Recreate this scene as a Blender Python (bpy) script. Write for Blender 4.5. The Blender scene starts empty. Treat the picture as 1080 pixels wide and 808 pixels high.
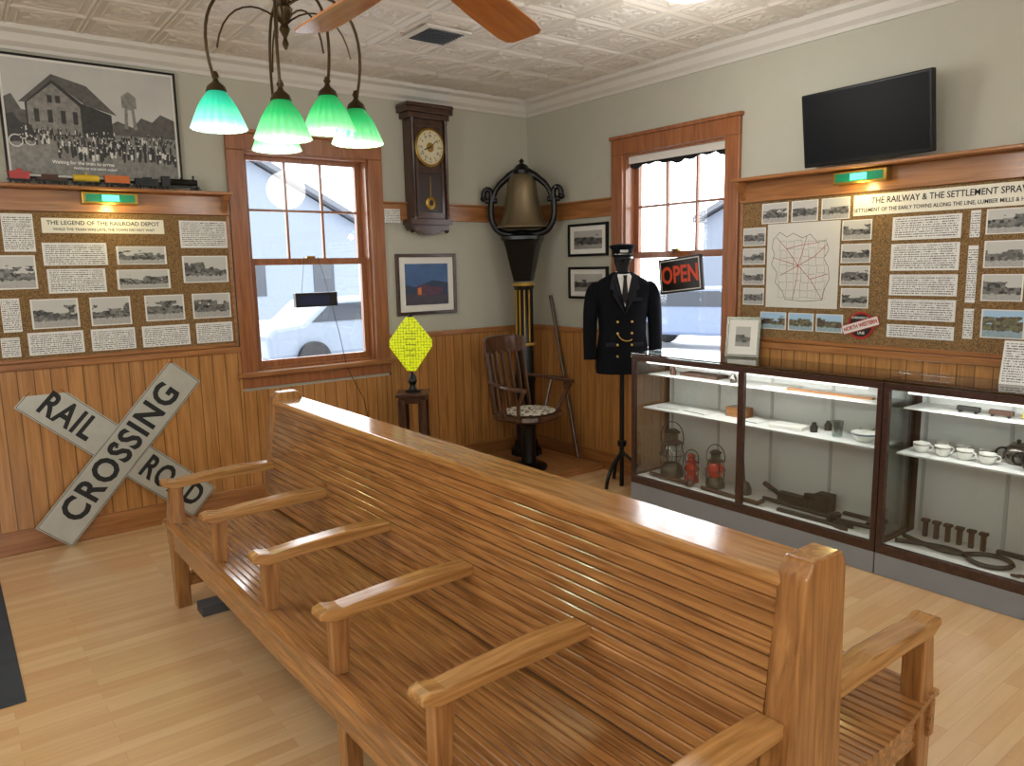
import bpy, bmesh, math, random
from mathutils import Vector, Matrix
random.seed(7)
S=bpy.context.scene
COL=bpy.context.scene.collection
pi=math.pi
try:
    S.view_settings.view_transform='Standard'; S.view_settings.exposure=0.14
except Exception: pass

# ------------------------------------------------------------------ materials
def lin(h,a=1.0):
    h=h.lstrip('#'); r=[int(h[i:i+2],16)/255 for i in (0,2,4)]
    return tuple([(c/12.92 if c<=.04045 else ((c+.055)/1.055)**2.4) for c in r]+[a])
def newmat(name):
    m=bpy.data.materials.new(name); m.use_nodes=True
    nt=m.node_tree; b=nt.nodes['Principled BSDF']
    return m,nt,b
def N(nt,t,**k):
    n=nt.nodes.new(t)
    for a,b in k.items(): setattr(n,a,b)
    return n
def M(nt,op,a,b=None,c=None):
    n=nt.nodes.new('ShaderNodeMath'); n.operation=op
    for i,x in enumerate((a,b,c)):
        if x is None: continue
        if isinstance(x,(int,float)): n.inputs[i].default_value=x
        else: nt.links.new(x,n.inputs[i])
    return n.outputs[0]
def mixc(nt,fac,a,b):
    n=nt.nodes.new('ShaderNodeMix'); n.data_type='RGBA'
    for s,x in ((n.inputs[0],fac),(n.inputs[6],a),(n.inputs[7],b)):
        if isinstance(x,(int,float,tuple)): s.default_value=x
        else: nt.links.new(x,s)
    return n.outputs[2]
def plain(name,hexc,rough=.5,metal=0,spec=.5,emit=None,es=0,var=.06,sc=9):
    m,nt,b=newmat(name); c=lin(hexc)
    tc=N(nt,'ShaderNodeTexCoord'); no=N(nt,'ShaderNodeTexNoise'); no.inputs['Scale'].default_value=sc; no.inputs['Detail'].default_value=4
    nt.links.new(tc.outputs['Object'],no.inputs['Vector'])
    d=tuple([x*(1-var*2) for x in c[:3]]+[1]); l=tuple([min(1,x*(1+var*2)) for x in c[:3]]+[1])
    nt.links.new(mixc(nt,no.outputs[0],d,l),b.inputs['Base Color'])
    b.inputs['Roughness'].default_value=rough; b.inputs['Metallic'].default_value=metal
    b.inputs['Specular IOR Level'].default_value=spec
    if emit: b.inputs['Emission Color'].default_value=lin(emit); b.inputs['Emission Strength'].default_value=es
    return m
def wood(name,c1,c2,grain='z',rough=.35,groove=None,coat=.2,scale=1.0,gdark=.35):
    m,nt,b=newmat(name)
    tc=N(nt,'ShaderNodeTexCoord'); mp=N(nt,'ShaderNodeMapping')
    nt.links.new(tc.outputs['Object'],mp.inputs['Vector'])
    s=[26*scale]*3; s['xyz'.index(grain)]=1.6*scale
    mp.inputs['Scale'].default_value=s
    no=N(nt,'ShaderNodeTexNoise'); no.inputs['Scale'].default_value=1.6; no.inputs['Detail'].default_value=8; no.inputs['Distortion'].default_value=.7
    nt.links.new(mp.outputs[0],no.inputs['Vector'])
    cr=N(nt,'ShaderNodeValToRGB'); cr.color_ramp.elements[0].position=.32; cr.color_ramp.elements[1].position=.68
    cr.color_ramp.elements[0].color=lin(c1); cr.color_ramp.elements[1].color=lin(c2)
    nt.links.new(no.outputs[0],cr.inputs[0]); col=cr.outputs[0]
    bump=N(nt,'ShaderNodeBump'); bump.inputs['Strength'].default_value=.12; bump.inputs['Distance'].default_value=.004
    hgt=no.outputs[0]
    if groove:
        ax,sp,w=groove
        sx=N(nt,'ShaderNodeSeparateXYZ'); nt.links.new(tc.outputs['Object'],sx.inputs[0])
        q=M(nt,'DIVIDE',sx.outputs['xyz'.index(ax)],sp); fr=M(nt,'FRACT',q)
        g=M(nt,'LESS_THAN',fr,w)
        fl=M(nt,'FLOOR',q); wn=N(nt,'ShaderNodeTexWhiteNoise',noise_dimensions='1D'); nt.links.new(fl,wn.inputs['W'])
        v=M(nt,'MULTIPLY_ADD',wn.outputs[0],.16,.9)
        hs=N(nt,'ShaderNodeHueSaturation'); nt.links.new(col,hs.inputs['Color']); nt.links.new(v,hs.inputs['Value'])
        dk=N(nt,'ShaderNodeHueSaturation'); nt.links.new(hs.outputs[0],dk.inputs['Color']); dk.inputs['Value'].default_value=gdark
        col=mixc(nt,g,hs.outputs[0],dk.outputs[0])
        hgt=M(nt,'SUBTRACT',M(nt,'MULTIPLY',no.outputs[0],.2),g)
    nt.links.new(col,b.inputs['Base Color']); nt.links.new(hgt,bump.inputs['Height']); nt.links.new(bump.outputs[0],b.inputs['Normal'])
    b.inputs['Roughness'].default_value=rough; b.inputs['Coat Weight'].default_value=coat; b.inputs['Coat Roughness'].default_value=.12
    return m
def glassmat(name,tint='#ffffff',refl=.08,rough=.02,fr=.5):
    m=bpy.data.materials.new(name); m.use_nodes=True; nt=m.node_tree; nt.nodes.clear()
    o=N(nt,'ShaderNodeOutputMaterial'); t=N(nt,'ShaderNodeBsdfTransparent'); g=N(nt,'ShaderNodeBsdfGlossy'); mx=N(nt,'ShaderNodeMixShader')
    t.inputs[0].default_value=lin(tint); g.inputs['Roughness'].default_value=rough
    lw=N(nt,'ShaderNodeLayerWeight'); lw.inputs[0].default_value=.25
    nt.links.new(M(nt,'MULTIPLY_ADD',lw.outputs['Fresnel'],fr,refl*.4),mx.inputs[0]); nt.links.new(t.outputs[0],mx.inputs[1]); nt.links.new(g.outputs[0],mx.inputs[2]); nt.links.new(mx.outputs[0],o.inputs[0])
    return m
def emis(name,hexc,s):
    m=bpy.data.materials.new(name); m.use_nodes=True; nt=m.node_tree; nt.nodes.clear()
    o=N(nt,'ShaderNodeOutputMaterial'); e=N(nt,'ShaderNodeEmission'); e.inputs[0].default_value=lin(hexc); e.inputs[1].default_value=s
    nt.links.new(e.outputs[0],o.inputs[0]); return m
def photomat(name,sky,mid,dark,border='#dcdad2',bw=.04,sc=5.0):
    m,nt,b=newmat(name)
    tc=N(nt,'ShaderNodeTexCoord'); sx=N(nt,'ShaderNodeSeparateXYZ'); nt.links.new(tc.outputs['Generated'],sx.inputs[0])
    oi=N(nt,'ShaderNodeObjectInfo'); off=N(nt,'ShaderNodeVectorMath',operation='MULTIPLY_ADD')
    nt.links.new(tc.outputs['Object'],off.inputs[0]); off.inputs[1].default_value=(1,0.01,1.3)
    cb=N(nt,'ShaderNodeCombineXYZ'); r=M(nt,'MULTIPLY',oi.outputs['Random'],50); nt.links.new(r,cb.inputs[0]); nt.links.new(r,cb.inputs[2]); nt.links.new(cb.outputs[0],off.inputs[2])
    n1=N(nt,'ShaderNodeTexNoise'); n1.inputs['Scale'].default_value=sc*12; n1.inputs['Detail'].default_value=6; nt.links.new(off.outputs[0],n1.inputs['Vector'])
    vo=N(nt,'ShaderNodeTexVoronoi',distance='CHEBYCHEV'); vo.inputs['Scale'].default_value=sc*11; nt.links.new(off.outputs[0],vo.inputs['Vector'])
    v2=N(nt,'ShaderNodeTexVoronoi',distance='MANHATTAN'); v2.inputs['Scale'].default_value=sc*3.2; nt.links.new(off.outputs[0],v2.inputs['Vector'])
    s2=N(nt,'ShaderNodeSeparateColor'); nt.links.new(v2.outputs['Color'],s2.inputs[0])
    gz=sx.outputs[2]
    hor=M(nt,'ADD',M(nt,'MULTIPLY',s2.outputs[0],.32),M(nt,'MULTIPLY_ADD',n1.outputs[0],.12,.40))
    issky=M(nt,'GREATER_THAN',gz,hor)
    bsep=N(nt,'ShaderNodeSeparateColor'); nt.links.new(vo.outputs['Color'],bsep.inputs[0])
    body=mixc(nt,M(nt,'MULTIPLY',bsep.outputs[0],M(nt,'MULTIPLY_ADD',n1.outputs[0],.8,.5)),lin(dark),lin(mid))
    grd=M(nt,'LESS_THAN',gz,M(nt,'MULTIPLY_ADD',n1.outputs[0],.25,.14))
    body=mixc(nt,grd,body,mixc(nt,n1.outputs[0],lin(mid),lin(sky)))
    c=mixc(nt,issky,body,lin(sky))
    a1=M(nt,'ABSOLUTE',M(nt,'SUBTRACT',sx.outputs[0],.5)); a2=M(nt,'ABSOLUTE',M(nt,'SUBTRACT',gz,.5))
    bd=M(nt,'GREATER_THAN',M(nt,'MAXIMUM',a1,a2),.5-bw)
    c=mixc(nt,bd,c,lin(border)); nt.links.new(c,b.inputs['Base Color']); b.inputs['Roughness'].default_value=.4
    return m
def textmat(name,paper='#dddcd8',ink='#4c4b48',line=.0115):
    m,nt,b=newmat(name)
    tc=N(nt,'ShaderNodeTexCoord'); sx=N(nt,'ShaderNodeSeparateXYZ'); nt.links.new(tc.outputs['Object'],sx.inputs[0])
    gx=N(nt,'ShaderNodeSeparateXYZ'); nt.links.new(tc.outputs['Generated'],gx.inputs[0])
    q=M(nt,'DIVIDE',sx.outputs[2],line); fr=M(nt,'FRACT',q); fl=M(nt,'FLOOR',q)
    cb=N(nt,'ShaderNodeCombineXYZ'); nt.links.new(M(nt,'MULTIPLY',sx.outputs[0],230),cb.inputs[0]); nt.links.new(M(nt,'MULTIPLY',fl,7.3),cb.inputs[1])
    no=N(nt,'ShaderNodeTexNoise'); no.inputs['Scale'].default_value=1; no.inputs['Detail'].default_value=2; nt.links.new(cb.outputs[0],no.inputs['Vector'])
    ink_f=M(nt,'MULTIPLY',M(nt,'LESS_THAN',fr,.45),M(nt,'GREATER_THAN',no.outputs[0],.47))
    a1=M(nt,'ABSOLUTE',M(nt,'SUBTRACT',gx.outputs[0],.5)); a2=M(nt,'ABSOLUTE',M(nt,'SUBTRACT',gx.outputs[2],.5))
    ins=M(nt,'MULTIPLY',M(nt,'LESS_THAN',a1,.46),M(nt,'LESS_THAN',a2,.44))
    nt.links.new(mixc(nt,M(nt,'MULTIPLY',ink_f,ins),lin(paper),lin(ink)),b.inputs['Base Color']); b.inputs['Roughness'].default_value=.5
    return m

MT={}
MT['wall']=plain('wall_paint','#b4b2a3',.8,var=.02,spec=.2)
MT['crown']=plain('crown_paint','#cdc9c0',.6,var=.02)
MT['wains']=wood('beadboard','#9e6b37','#bf894f','z',.3,('x',.083,.07),.3)
MT['rail']=wood('oak_rail','#83532b','#a97242','x',.3,None,.3)
MT['casing']=wood('casing_wood','#814b2a','#a1663d','z',.3,None,.3)
MT['bench']=wood('bench_oak','#7c5029','#b37d46','y',.2,None,.7,scale=1.4)
MT['benchcap']=wood('bench_oak_cap','#93632f','#c28e54','y',.16,None,.7,scale=1.4)
MT['benchpost']=wood('bench_oak_upright','#80532b','#b17d46','z',.25,None,.5,scale=1.4)
MT['bencharm']=wood('bench_oak_arm','#8f632f','#c49156','x',.22,None,.5,scale=1.4)
MT['dark']=plain('gap_shadow_wood','#402a17',.6)  # painted shade for the gaps between the bench slats
MT['walnut']=wood('dark_walnut','#29140a','#4a2a19','z',.3,None,.4)
MT['walnutx']=wood('dark_walnut_x','#2b170d','#4a2a19','x',.3,None,.3)
MT['chairw']=wood('chair_wood','#352012','#5e3a22','z',.3,None,.4)
MT['case']=wood('case_brown','#35211a','#4a3027','y',.35,None,.2)
MT['kick']=plain('grey_kick','#878d94',.5)
MT['white']=plain('white_laminate','#dfdedb',.5,var=.02)
MT['black']=plain('black_iron','#0c0c0d',.28,.3)
MT['blackm']=plain('black_matte','#101012',.8)
MT['cloth']=plain('navy_black_cloth','#0b0c11',.9,spec=.15)
MT['brass']=plain('brass','#9a7a35',.3,.9)
MT['bellb']=plain('bell_bronze','#8a7c62',.35,.85)
MT['gold']=plain('gold_paint','#c9a24a',.35,.3)
MT['bronze']=plain('aged_bronze','#4a3a24',.35,.8)
MT['paper']=plain('paper','#dddad2',.6,var=.02)
MT['glass']=glassmat('clear_glass')
MT['caseglass']=glassmat('case_glass','#f8fbfa',.12,fr=.3)
MT['topglass']=glassmat('case_top_glass','#eef4f2',.6,fr=.9)
MT['iron']=plain('old_iron','#282624',.55,.3)
MT['rust']=plain('rusty_iron','#4c3226',.6,.3)
MT['red']=plain('red_enamel','#a8271e',.35)
MT['yellow']=plain('yellow_enamel','#d2b02c',.4)
MT['orange']=plain('orange_enamel','#c5651c',.4)
MT['tin']=plain('lantern_tin','#5d574d',.4,.6)
MT['silver']=plain('tarnished_silver','#6e6a63',.25,.9)
MT['cream']=plain('ivory_dial','#cfc6a4',.5)
MT['ceram']=plain('white_china','#e6e4dd',.2,var=.01)
MT['green_e']=emis('green_lit_glass','#5bffb0',3.0)
MT['txt']=textmat('printed_text')
MT['bw']=photomat('bw_print','#bdbcb7','#85847f','#1f1f1f')
MT['bwo']=photomat('bw_print_dark','#a9a69e','#6c6962','#1c1b1a',sc=3)
MT['colr']=photomat('colour_print','#9fc0dc','#7d7f5c','#4a3a38')
MT['ink']=plain('black_ink','#121212',.6)
MT['fan']=wood('fan_blade_wood','#b06a33','#cc8a4c','x',.3,None,.3)

m,nt,b=newmat('cork_speckle'); tc=N(nt,'ShaderNodeTexCoord'); no=N(nt,'ShaderNodeTexNoise'); no.inputs['Scale'].default_value=190; no.inputs['Detail'].default_value=3
nt.links.new(tc.outputs['Object'],no.inputs['Vector']); cr=N(nt,'ShaderNodeValToRGB'); cr.color_ramp.elements[0].color=lin('#553d22'); cr.color_ramp.elements[1].color=lin('#95764a'); cr.color_ramp.elements[0].position=.35; cr.color_ramp.elements[1].position=.62
nt.links.new(no.outputs[0],cr.inputs[0]); nt.links.new(cr.outputs[0],b.inputs['Base Color']); b.inputs['Roughness'].default_value=.9; MT['cork']=m
m,nt,b=newmat('maple_strip_floor'); tc=N(nt,'ShaderNodeTexCoord'); mp=N(nt,'ShaderNodeMapping'); nt.links.new(tc.outputs['Object'],mp.inputs['Vector'])
br=N(nt,'ShaderNodeTexBrick'); br.inputs['Scale'].default_value=1; br.inputs['Brick Width'].default_value=.75; br.inputs['Row Height'].default_value=.058; br.inputs['Mortar Size'].default_value=.0006; br.inputs['Mortar Smooth'].default_value=.3; br.inputs['Bias'].default_value=0; br.offset=.37
br.inputs['Color1'].default_value=lin('#d2a878'); br.inputs['Color2'].default_value=lin('#deba8c'); br.inputs['Mortar'].default_value=lin('#b48c60')
nt.links.new(mp.outputs[0],br.inputs['Vector'])
mp2=N(nt,'ShaderNodeMapping'); mp2.inputs['Scale'].default_value=(3,40,1); nt.links.new(tc.outputs['Object'],mp2.inputs['Vector']); no=N(nt,'ShaderNodeTexNoise'); no.inputs['Scale'].default_value=1; no.inputs['Detail'].default_value=5; nt.links.new(mp2.outputs[0],no.inputs['Vector'])
hs=N(nt,'ShaderNodeHueSaturation'); nt.links.new(br.outputs[0],hs.inputs['Color']); nt.links.new(M(nt,'MULTIPLY_ADD',no.outputs[0],.26,.88),hs.inputs['Value'])
nt.links.new(hs.outputs[0],b.inputs['Base Color']); b.inputs['Roughness'].default_value=.26; b.inputs['Coat Weight'].default_value=.35; b.inputs['Coat Roughness'].default_value=.12; MT['floor']=m
MT['tin_c']=plain('tin_ceiling_paint','#d0cac0',.45,var=.02)
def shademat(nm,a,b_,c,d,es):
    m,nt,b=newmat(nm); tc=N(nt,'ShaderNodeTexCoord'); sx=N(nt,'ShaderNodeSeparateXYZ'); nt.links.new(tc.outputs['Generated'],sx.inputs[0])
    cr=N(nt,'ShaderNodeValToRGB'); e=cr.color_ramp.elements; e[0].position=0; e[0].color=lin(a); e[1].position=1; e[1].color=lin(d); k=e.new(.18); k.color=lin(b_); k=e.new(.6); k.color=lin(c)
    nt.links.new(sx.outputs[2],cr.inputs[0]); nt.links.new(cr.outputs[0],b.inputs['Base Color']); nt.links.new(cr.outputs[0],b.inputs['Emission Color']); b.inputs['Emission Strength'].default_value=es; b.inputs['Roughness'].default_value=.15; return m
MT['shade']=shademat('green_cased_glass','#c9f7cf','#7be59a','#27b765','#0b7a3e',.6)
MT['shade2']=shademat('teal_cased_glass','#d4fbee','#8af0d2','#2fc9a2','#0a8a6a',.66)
MT['sheet']=plain('sign_sheet','#b4b3a8',.35,.25,var=.1)
m,nt,b=newmat('patterned_cushion'); tc=N(nt,'ShaderNodeTexCoord'); ck=N(nt,'ShaderNodeTexChecker'); ck.inputs['Scale'].default_value=28; nt.links.new(tc.outputs['Object'],ck.inputs['Vector']); vo=N(nt,'ShaderNodeTexVoronoi'); vo.inputs['Scale'].default_value=35; nt.links.new(tc.outputs['Object'],vo.inputs['Vector'])
nt.links.new(mixc(nt,M(nt,'GREATER_THAN',vo.outputs['Distance'],.42),mixc(nt,ck.outputs['Fac'],lin('#2b3a2e'),lin('#6a4a35')),lin('#cfc8b4')),b.inputs['Base Color']); b.inputs['Roughness'].default_value=.9; MT['cushion']=m
m,nt,b=newmat('yellow_reflector_glow'); tc=N(nt,'ShaderNodeTexCoord'); vo=N(nt,'ShaderNodeTexVoronoi'); vo.inputs['Scale'].default_value=48; vo.inputs['Randomness'].default_value=.25; nt.links.new(tc.outputs['Object'],vo.inputs['Vector'])
nt.links.new(mixc(nt,M(nt,'GREATER_THAN',vo.outputs['Distance'],.5),lin('#e2ec1c'),lin('#8d9a10')),b.inputs['Base Color']); b.inputs['Roughness'].default_value=.3; b.inputs['Emission Color'].default_value=lin('#dff018'); b.inputs['Emission Strength'].default_value=.25; MT['refl']=m  # weak glow put into the unlit reflector so it looks bright

# ------------------------------------------------------------------ mesh builder
class MB:
    def __init__(s): s.v=[];s.f=[];s.mi=[];s.m=0;s.X=None
    def add(s,vs,fs):
        o=len(s.v)
        for p in vs:
            p=Vector(p)
            if s.X is not None: p=s.X@p
            s.v.append(p)
        for f in fs: s.f.append([i+o for i in f]); s.mi.append(s.m)
        return s
    def box(s,x0,y0,z0,x1,y1,z1):
        return s.add([(x0,y0,z0),(x1,y0,z0),(x1,y1,z0),(x0,y1,z0),(x0,y0,z1),(x1,y0,z1),(x1,y1,z1),(x0,y1,z1)],[(0,3,2,1),(4,5,6,7),(0,1,5,4),(1,2,6,5),(2,3,7,6),(3,0,4,7)])
    def prism(s,pts,a0,a1,ax='y'):
        n=len(pts)
        def P(u,w,a): return {'y':(u,a,w),'x':(a,u,w),'z':(u,w,a)}[ax]
        vs=[P(u,w,a0) for u,w in pts]+[P(u,w,a1) for u,w in pts]
        fs=[tuple(range(n)),tuple(range(2*n-1,n-1,-1))]+[(i,(i+1)%n,(i+1)%n+n,i+n) for i in range(n)]
        return s.add(vs,fs)
    def loft(s,rings,cap=True,closed=False):
        n=len(rings[0]); vs=[p for r in rings for p in r]; fs=[]
        R=len(rings)
        for k in range(R-1 if not closed else R):
            k2=(k+1)%R
            for i in range(n): fs.append((k*n+i,k*n+(i+1)%n,k2*n+(i+1)%n,k2*n+i))
        if cap and not closed: fs.append(tuple(range(n))); fs.append(tuple(range(R*n-1,(R-1)*n-1,-1)))
        return s.add(vs,fs)
    def lathe(s,prof,n=32,c=(0,0,0),flute=None,cap=True,sq=None):
        rings=[]
        for j,(r,z) in enumerate(prof):
            ring=[]
            for i in range(n):
                a=2*pi*i/n; rr=r
                if flute: rr=r*(1+flute[0]*math.cos(flute[1]*a)*(flute[2][j] if len(flute)>2 else 1))
                ring.append((c[0]+rr*math.cos(a),c[1]+rr*math.sin(a),c[2]+z))
            rings.append(ring)
        return s.loft(rings,cap)
    def cyl(s,p0,p1,r0,r1=None,n=16):
        return s.tube([p0,p1],[r0,r0 if r1 is None else r1],n)
    def tube(s,pts,r,n=10,closed=False,flat=1.0):
        pts=[Vector(p) for p in pts]; L=len(pts)
        rs=list(r) if isinstance(r,(list,tuple)) else [r]*L
        while len(rs)<L: rs.append(rs[-1])
        rings=[]; prev=None
        for i,p in enumerate(pts):
            if closed: t=pts[(i+1)%L]-pts[i-1]
            else: t=(pts[min(i+1,L-1)]-pts[max(i-1,0)])
            t.normalize()
            if prev is None:
                a=Vector((0,0,1)) if abs(t.z)<.9 else Vector((1,0,0)); u=t.cross(a).normalized()
            else:
                u=(prev-t*prev.dot(t)).normalized()
            prev=u; w=t.cross(u)
            rings.append([tuple(p+u*(rs[i]*math.cos(2*pi*k/n))+w*(rs[i]*flat*math.sin(2*pi*k/n))) for k in range(n)])
        return s.loft(rings,True,closed)
    def ball(s,c,r,n=16,k=10):
        if isinstance(r,(int,float)): r=(r,r,r)
        rings=[]
        for j in range(k+1):
            ph=-pi/2+pi*j/k; q=max(math.cos(ph),.001)
            rings.append([(c[0]+r[0]*q*math.cos(2*pi*i/n),c[1]+r[1]*q*math.sin(2*pi*i/n),c[2]+r[2]*math.sin(ph)) for i in range(n)])
        return s.loft(rings)
    def obj(s,name,mats,parent=None,loc=(0,0,0),rot=(0,0,0),bevel=0,smooth=False,seg=2,**props):
        me=bpy.data.meshes.new(name); me.from_pydata([tuple(v) for v in s.v],[],s.f)
        if not isinstance(mats,(list,tuple)): mats=[mats]
        for x in mats: me.materials.append(MT[x] if isinstance(x,str) else x)
        for i,p in enumerate(me.polygons): p.material_index=min(s.mi[i],len(mats)-1)
        bm=bmesh.new(); bm.from_mesh(me); bmesh.ops.recalc_face_normals(bm,faces=bm.faces); bm.to_mesh(me); bm.free()
        if smooth:
            for p in me.polygons: p.use_smooth=True
            try: me.set_sharp_from_angle(angle=math.radians(38))
            except Exception: pass
        o=bpy.data.objects.new(name,me); COL.objects.link(o)
        o.location=loc; o.rotation_euler=rot
        if parent: o.parent=parent
        if bevel:
            md=o.modifiers.new('bevel','BEVEL'); md.width=bevel; md.segments=seg; md.limit_method='ANGLE'
        for k,v in props.items(): o[k]=v
        return o
def thing(name,label,cat,loc=(0,0,0),rot=(0,0,0),group=None,kind=None):
    o=bpy.data.objects.new(name,None); COL.objects.link(o); o.location=loc; o.rotation_euler=rot; o.empty_display_size=.05
    if label: o['label']=label; o['category']=cat
    if group: o['group']=group
    if kind: o['kind']=kind
    return o
def text(name,body,size,mat,parent,loc=(0,0,0),rot=(0,0,0),bold=0.0,ext=.0006,sx=1.0,spacing=1.0,align='CENTER'):
    cu=bpy.data.curves.new('t','FONT'); cu.body=body; cu.size=size; cu.align_x=align; cu.align_y='CENTER'; cu.extrude=ext; cu.offset=bold; cu.space_character=spacing; cu.resolution_u=3
    t=bpy.data.objects.new('t',cu); COL.objects.link(t); bpy.context.view_layer.update()
    dg=bpy.context.evaluated_depsgraph_get(); me=bpy.data.meshes.new_from_object(t.evaluated_get(dg))
    bpy.data.objects.remove(t); me.transform(Matrix.Rotation(pi/2,4,'X')@Matrix.Diagonal((sx,1,1,1)))
    me.materials.clear(); me.materials.append(MT[mat] if isinstance(mat,str) else mat)
    o=bpy.data.objects.new(name,me); COL.objects.link(o); o.parent=parent; o.location=loc; o.rotation_euler=rot
    return o
RW=(0,0,-pi/2)
def wl(w,s,z,out=0):
    return ((s,-out,z),(0,0,0)) if w=='L' else ((-out,s,z),RW)
def bez(p0,p1,p2,p3,n=12):
    r=[]
    for i in range(n+1):
        t=i/n; r.append(Vector(p0)*(1-t)**3+Vector(p1)*3*t*(1-t)**2+Vector(p2)*3*t*t*(1-t)+Vector(p3)*t**3)
    return r
K=dict(kind='structure')
# ------------------------------------------------------------------ room shell
X0,Y0,H=-6.6,-7.2,2.95; T=.16
MB().box(X0,Y0,-.1,0,0,0).obj('floor','floor',**K)
m=MB().box(X0,Y0,H,0,0,H+.1)
ts=.36
def sqr(cx,cy,r,z): return [(cx-r,cy-r,z),(cx+r,cy-r,z),(cx+r,cy+r,z),(cx-r,cy+r,z)]
for i in range(14):
    for j in range(15):
        cx,cy=-ts*(i+.5)-.05,-ts*(j+.5)-.05; k=ts/.45
        m.loft([sqr(cx,cy,.222*k,H),sqr(cx,cy,.212*k,H-.007),sqr(cx,cy,.200*k,H)],False)
        m.loft([sqr(cx,cy,.165*k,H),sqr(cx,cy,.158*k,H-.004),sqr(cx,cy,.150*k,H)],False)
        m.lathe([(.115*k,H),(.095*k,H-.006),(.07*k,H-.001),(.045*k,H-.007),(.0,H-.010)],32,(cx,cy,0),flute=(.16,8,[1,1,.8,.5,0]),cap=False)
        for a in (-1,1):
            for b_ in (-1,1): m.lathe([(.028*k,H),(.018*k,H-.005),(0,H-.006)],12,(cx+a*.122*k,cy+b_*.122*k,0),flute=(.2,4),cap=False)
m.obj('ceiling','tin_c',**K)
def wallmesh(w,s0,s1,holes):
    m=MB(); s0,s1=min(s0,s1),max(s0,s1)
    def bx(a,b,z0,z1):
        if w=='L': m.box(a,0,z0,b,T,z1)
        else: m.box(0,a,z0,T,b,z1)
    cur=s0
    for (a,b,z0,z1) in sorted(holes):
        bx(cur,a,-.1,H+.1); bx(a,b,-.1,z0); bx(a,b,z1,H+.1); cur=b
    bx(cur,s1,-.1,H+.1); return m
wallmesh('L',X0,T,[(-2.40,-1.50,.93,2.39)]).obj('wall_left','wall',**K)
wallmesh('R',Y0,0,[(-2.03,-1.13,.93,2.39)]).obj('wall_right','wall',**K)
m=MB(); m.box(X0-T,Y0-T,-.1,-4.6,Y0,H+.1); m.box(-3.4,Y0-T,-.1,T,Y0,H+.1); m.box(-4.6,Y0-T,-.1,-3.4,Y0,.93); m.box(-4.6,Y0-T,2.39,-3.4,Y0,H+.1); m.obj('wall_back','wall',**K)
m=MB(); m.box(X0-T,Y0,-.1,X0,-4.6,H+.1); m.box(X0-T,-3.2,-.1,X0,T,H+.1); m.box(X0-T,-4.6,-.1,X0,-3.2,.93); m.box(X0-T,-4.6,2.39,X0,-3.2,H+.1); m.obj('wall_front','wall',**K)
def crown(w,name,a,b):
    prof=[(0,2.83),(-.012,2.83),(-.015,2.85),(-.04,2.87),(-.055,2.91),(-.09,2.925),(-.095,2.95),(0,2.95)]
    m=MB()
    if w=='L': m.prism(prof,a,b,'x')
    else:
        n=len(prof); vs=[(u,a,z) for u,z in prof]+[(u,b,z) for u,z in prof]
        m.add(vs,[tuple(range(n)),tuple(range(2*n-1,n-1,-1))]+[(i,(i+1)%n,(i+1)%n+n,i+n) for i in range(n)])
    m.obj(name,'crown',**K)
crown('L','trim_1',X0,0); crown('R','trim_2',Y0,-.0)
def wbox(name,w,s0,s1,z0,z1,d,mat,d0=0,bevel=0):
    L=abs(s1-s0); loc,rot=wl(w,s0,z0)
    return MB().box(0,-d,0,L,-d0,z1-z0).obj(name,mat,loc=loc,rot=rot,bevel=bevel,**K)
tn=[3]
def trim(*a,**k):
    tn[0]+=1; return wbox('trim_%d'%tn[0],*a,**k)
wloc=[('L',X0,-2.51),('L',-1.39,0),('R',-.0,-1.02),('R',-2.145,Y0)]
for w,a,b in wloc:
    trim(w,a,b,.14,1.07,.018,'wains'); trim(w,a,b,1.07,1.11,.035,'rail',bevel=.006)
trim('L',-2.51,-1.39,.14,.80,.018,'wains'); trim('R',-1.02,-2.145,.14,.80,.018,'wains')
wbox('baseboard_left','L',X0,0,0,.14,.028,'rail',bevel=.005)
wbox('baseboard_right','R',0,Y0,0,.14,.028,'rail',bevel=.005)
for w,a,b in (('L',-1.39,0),('R',-.0,-1.02)):
    trim(w,a,b,1.965,2.085,.022,'rail',bevel=.004); trim(w,a,b,2.085,2.10,.035,'rail',bevel=.004)
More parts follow.
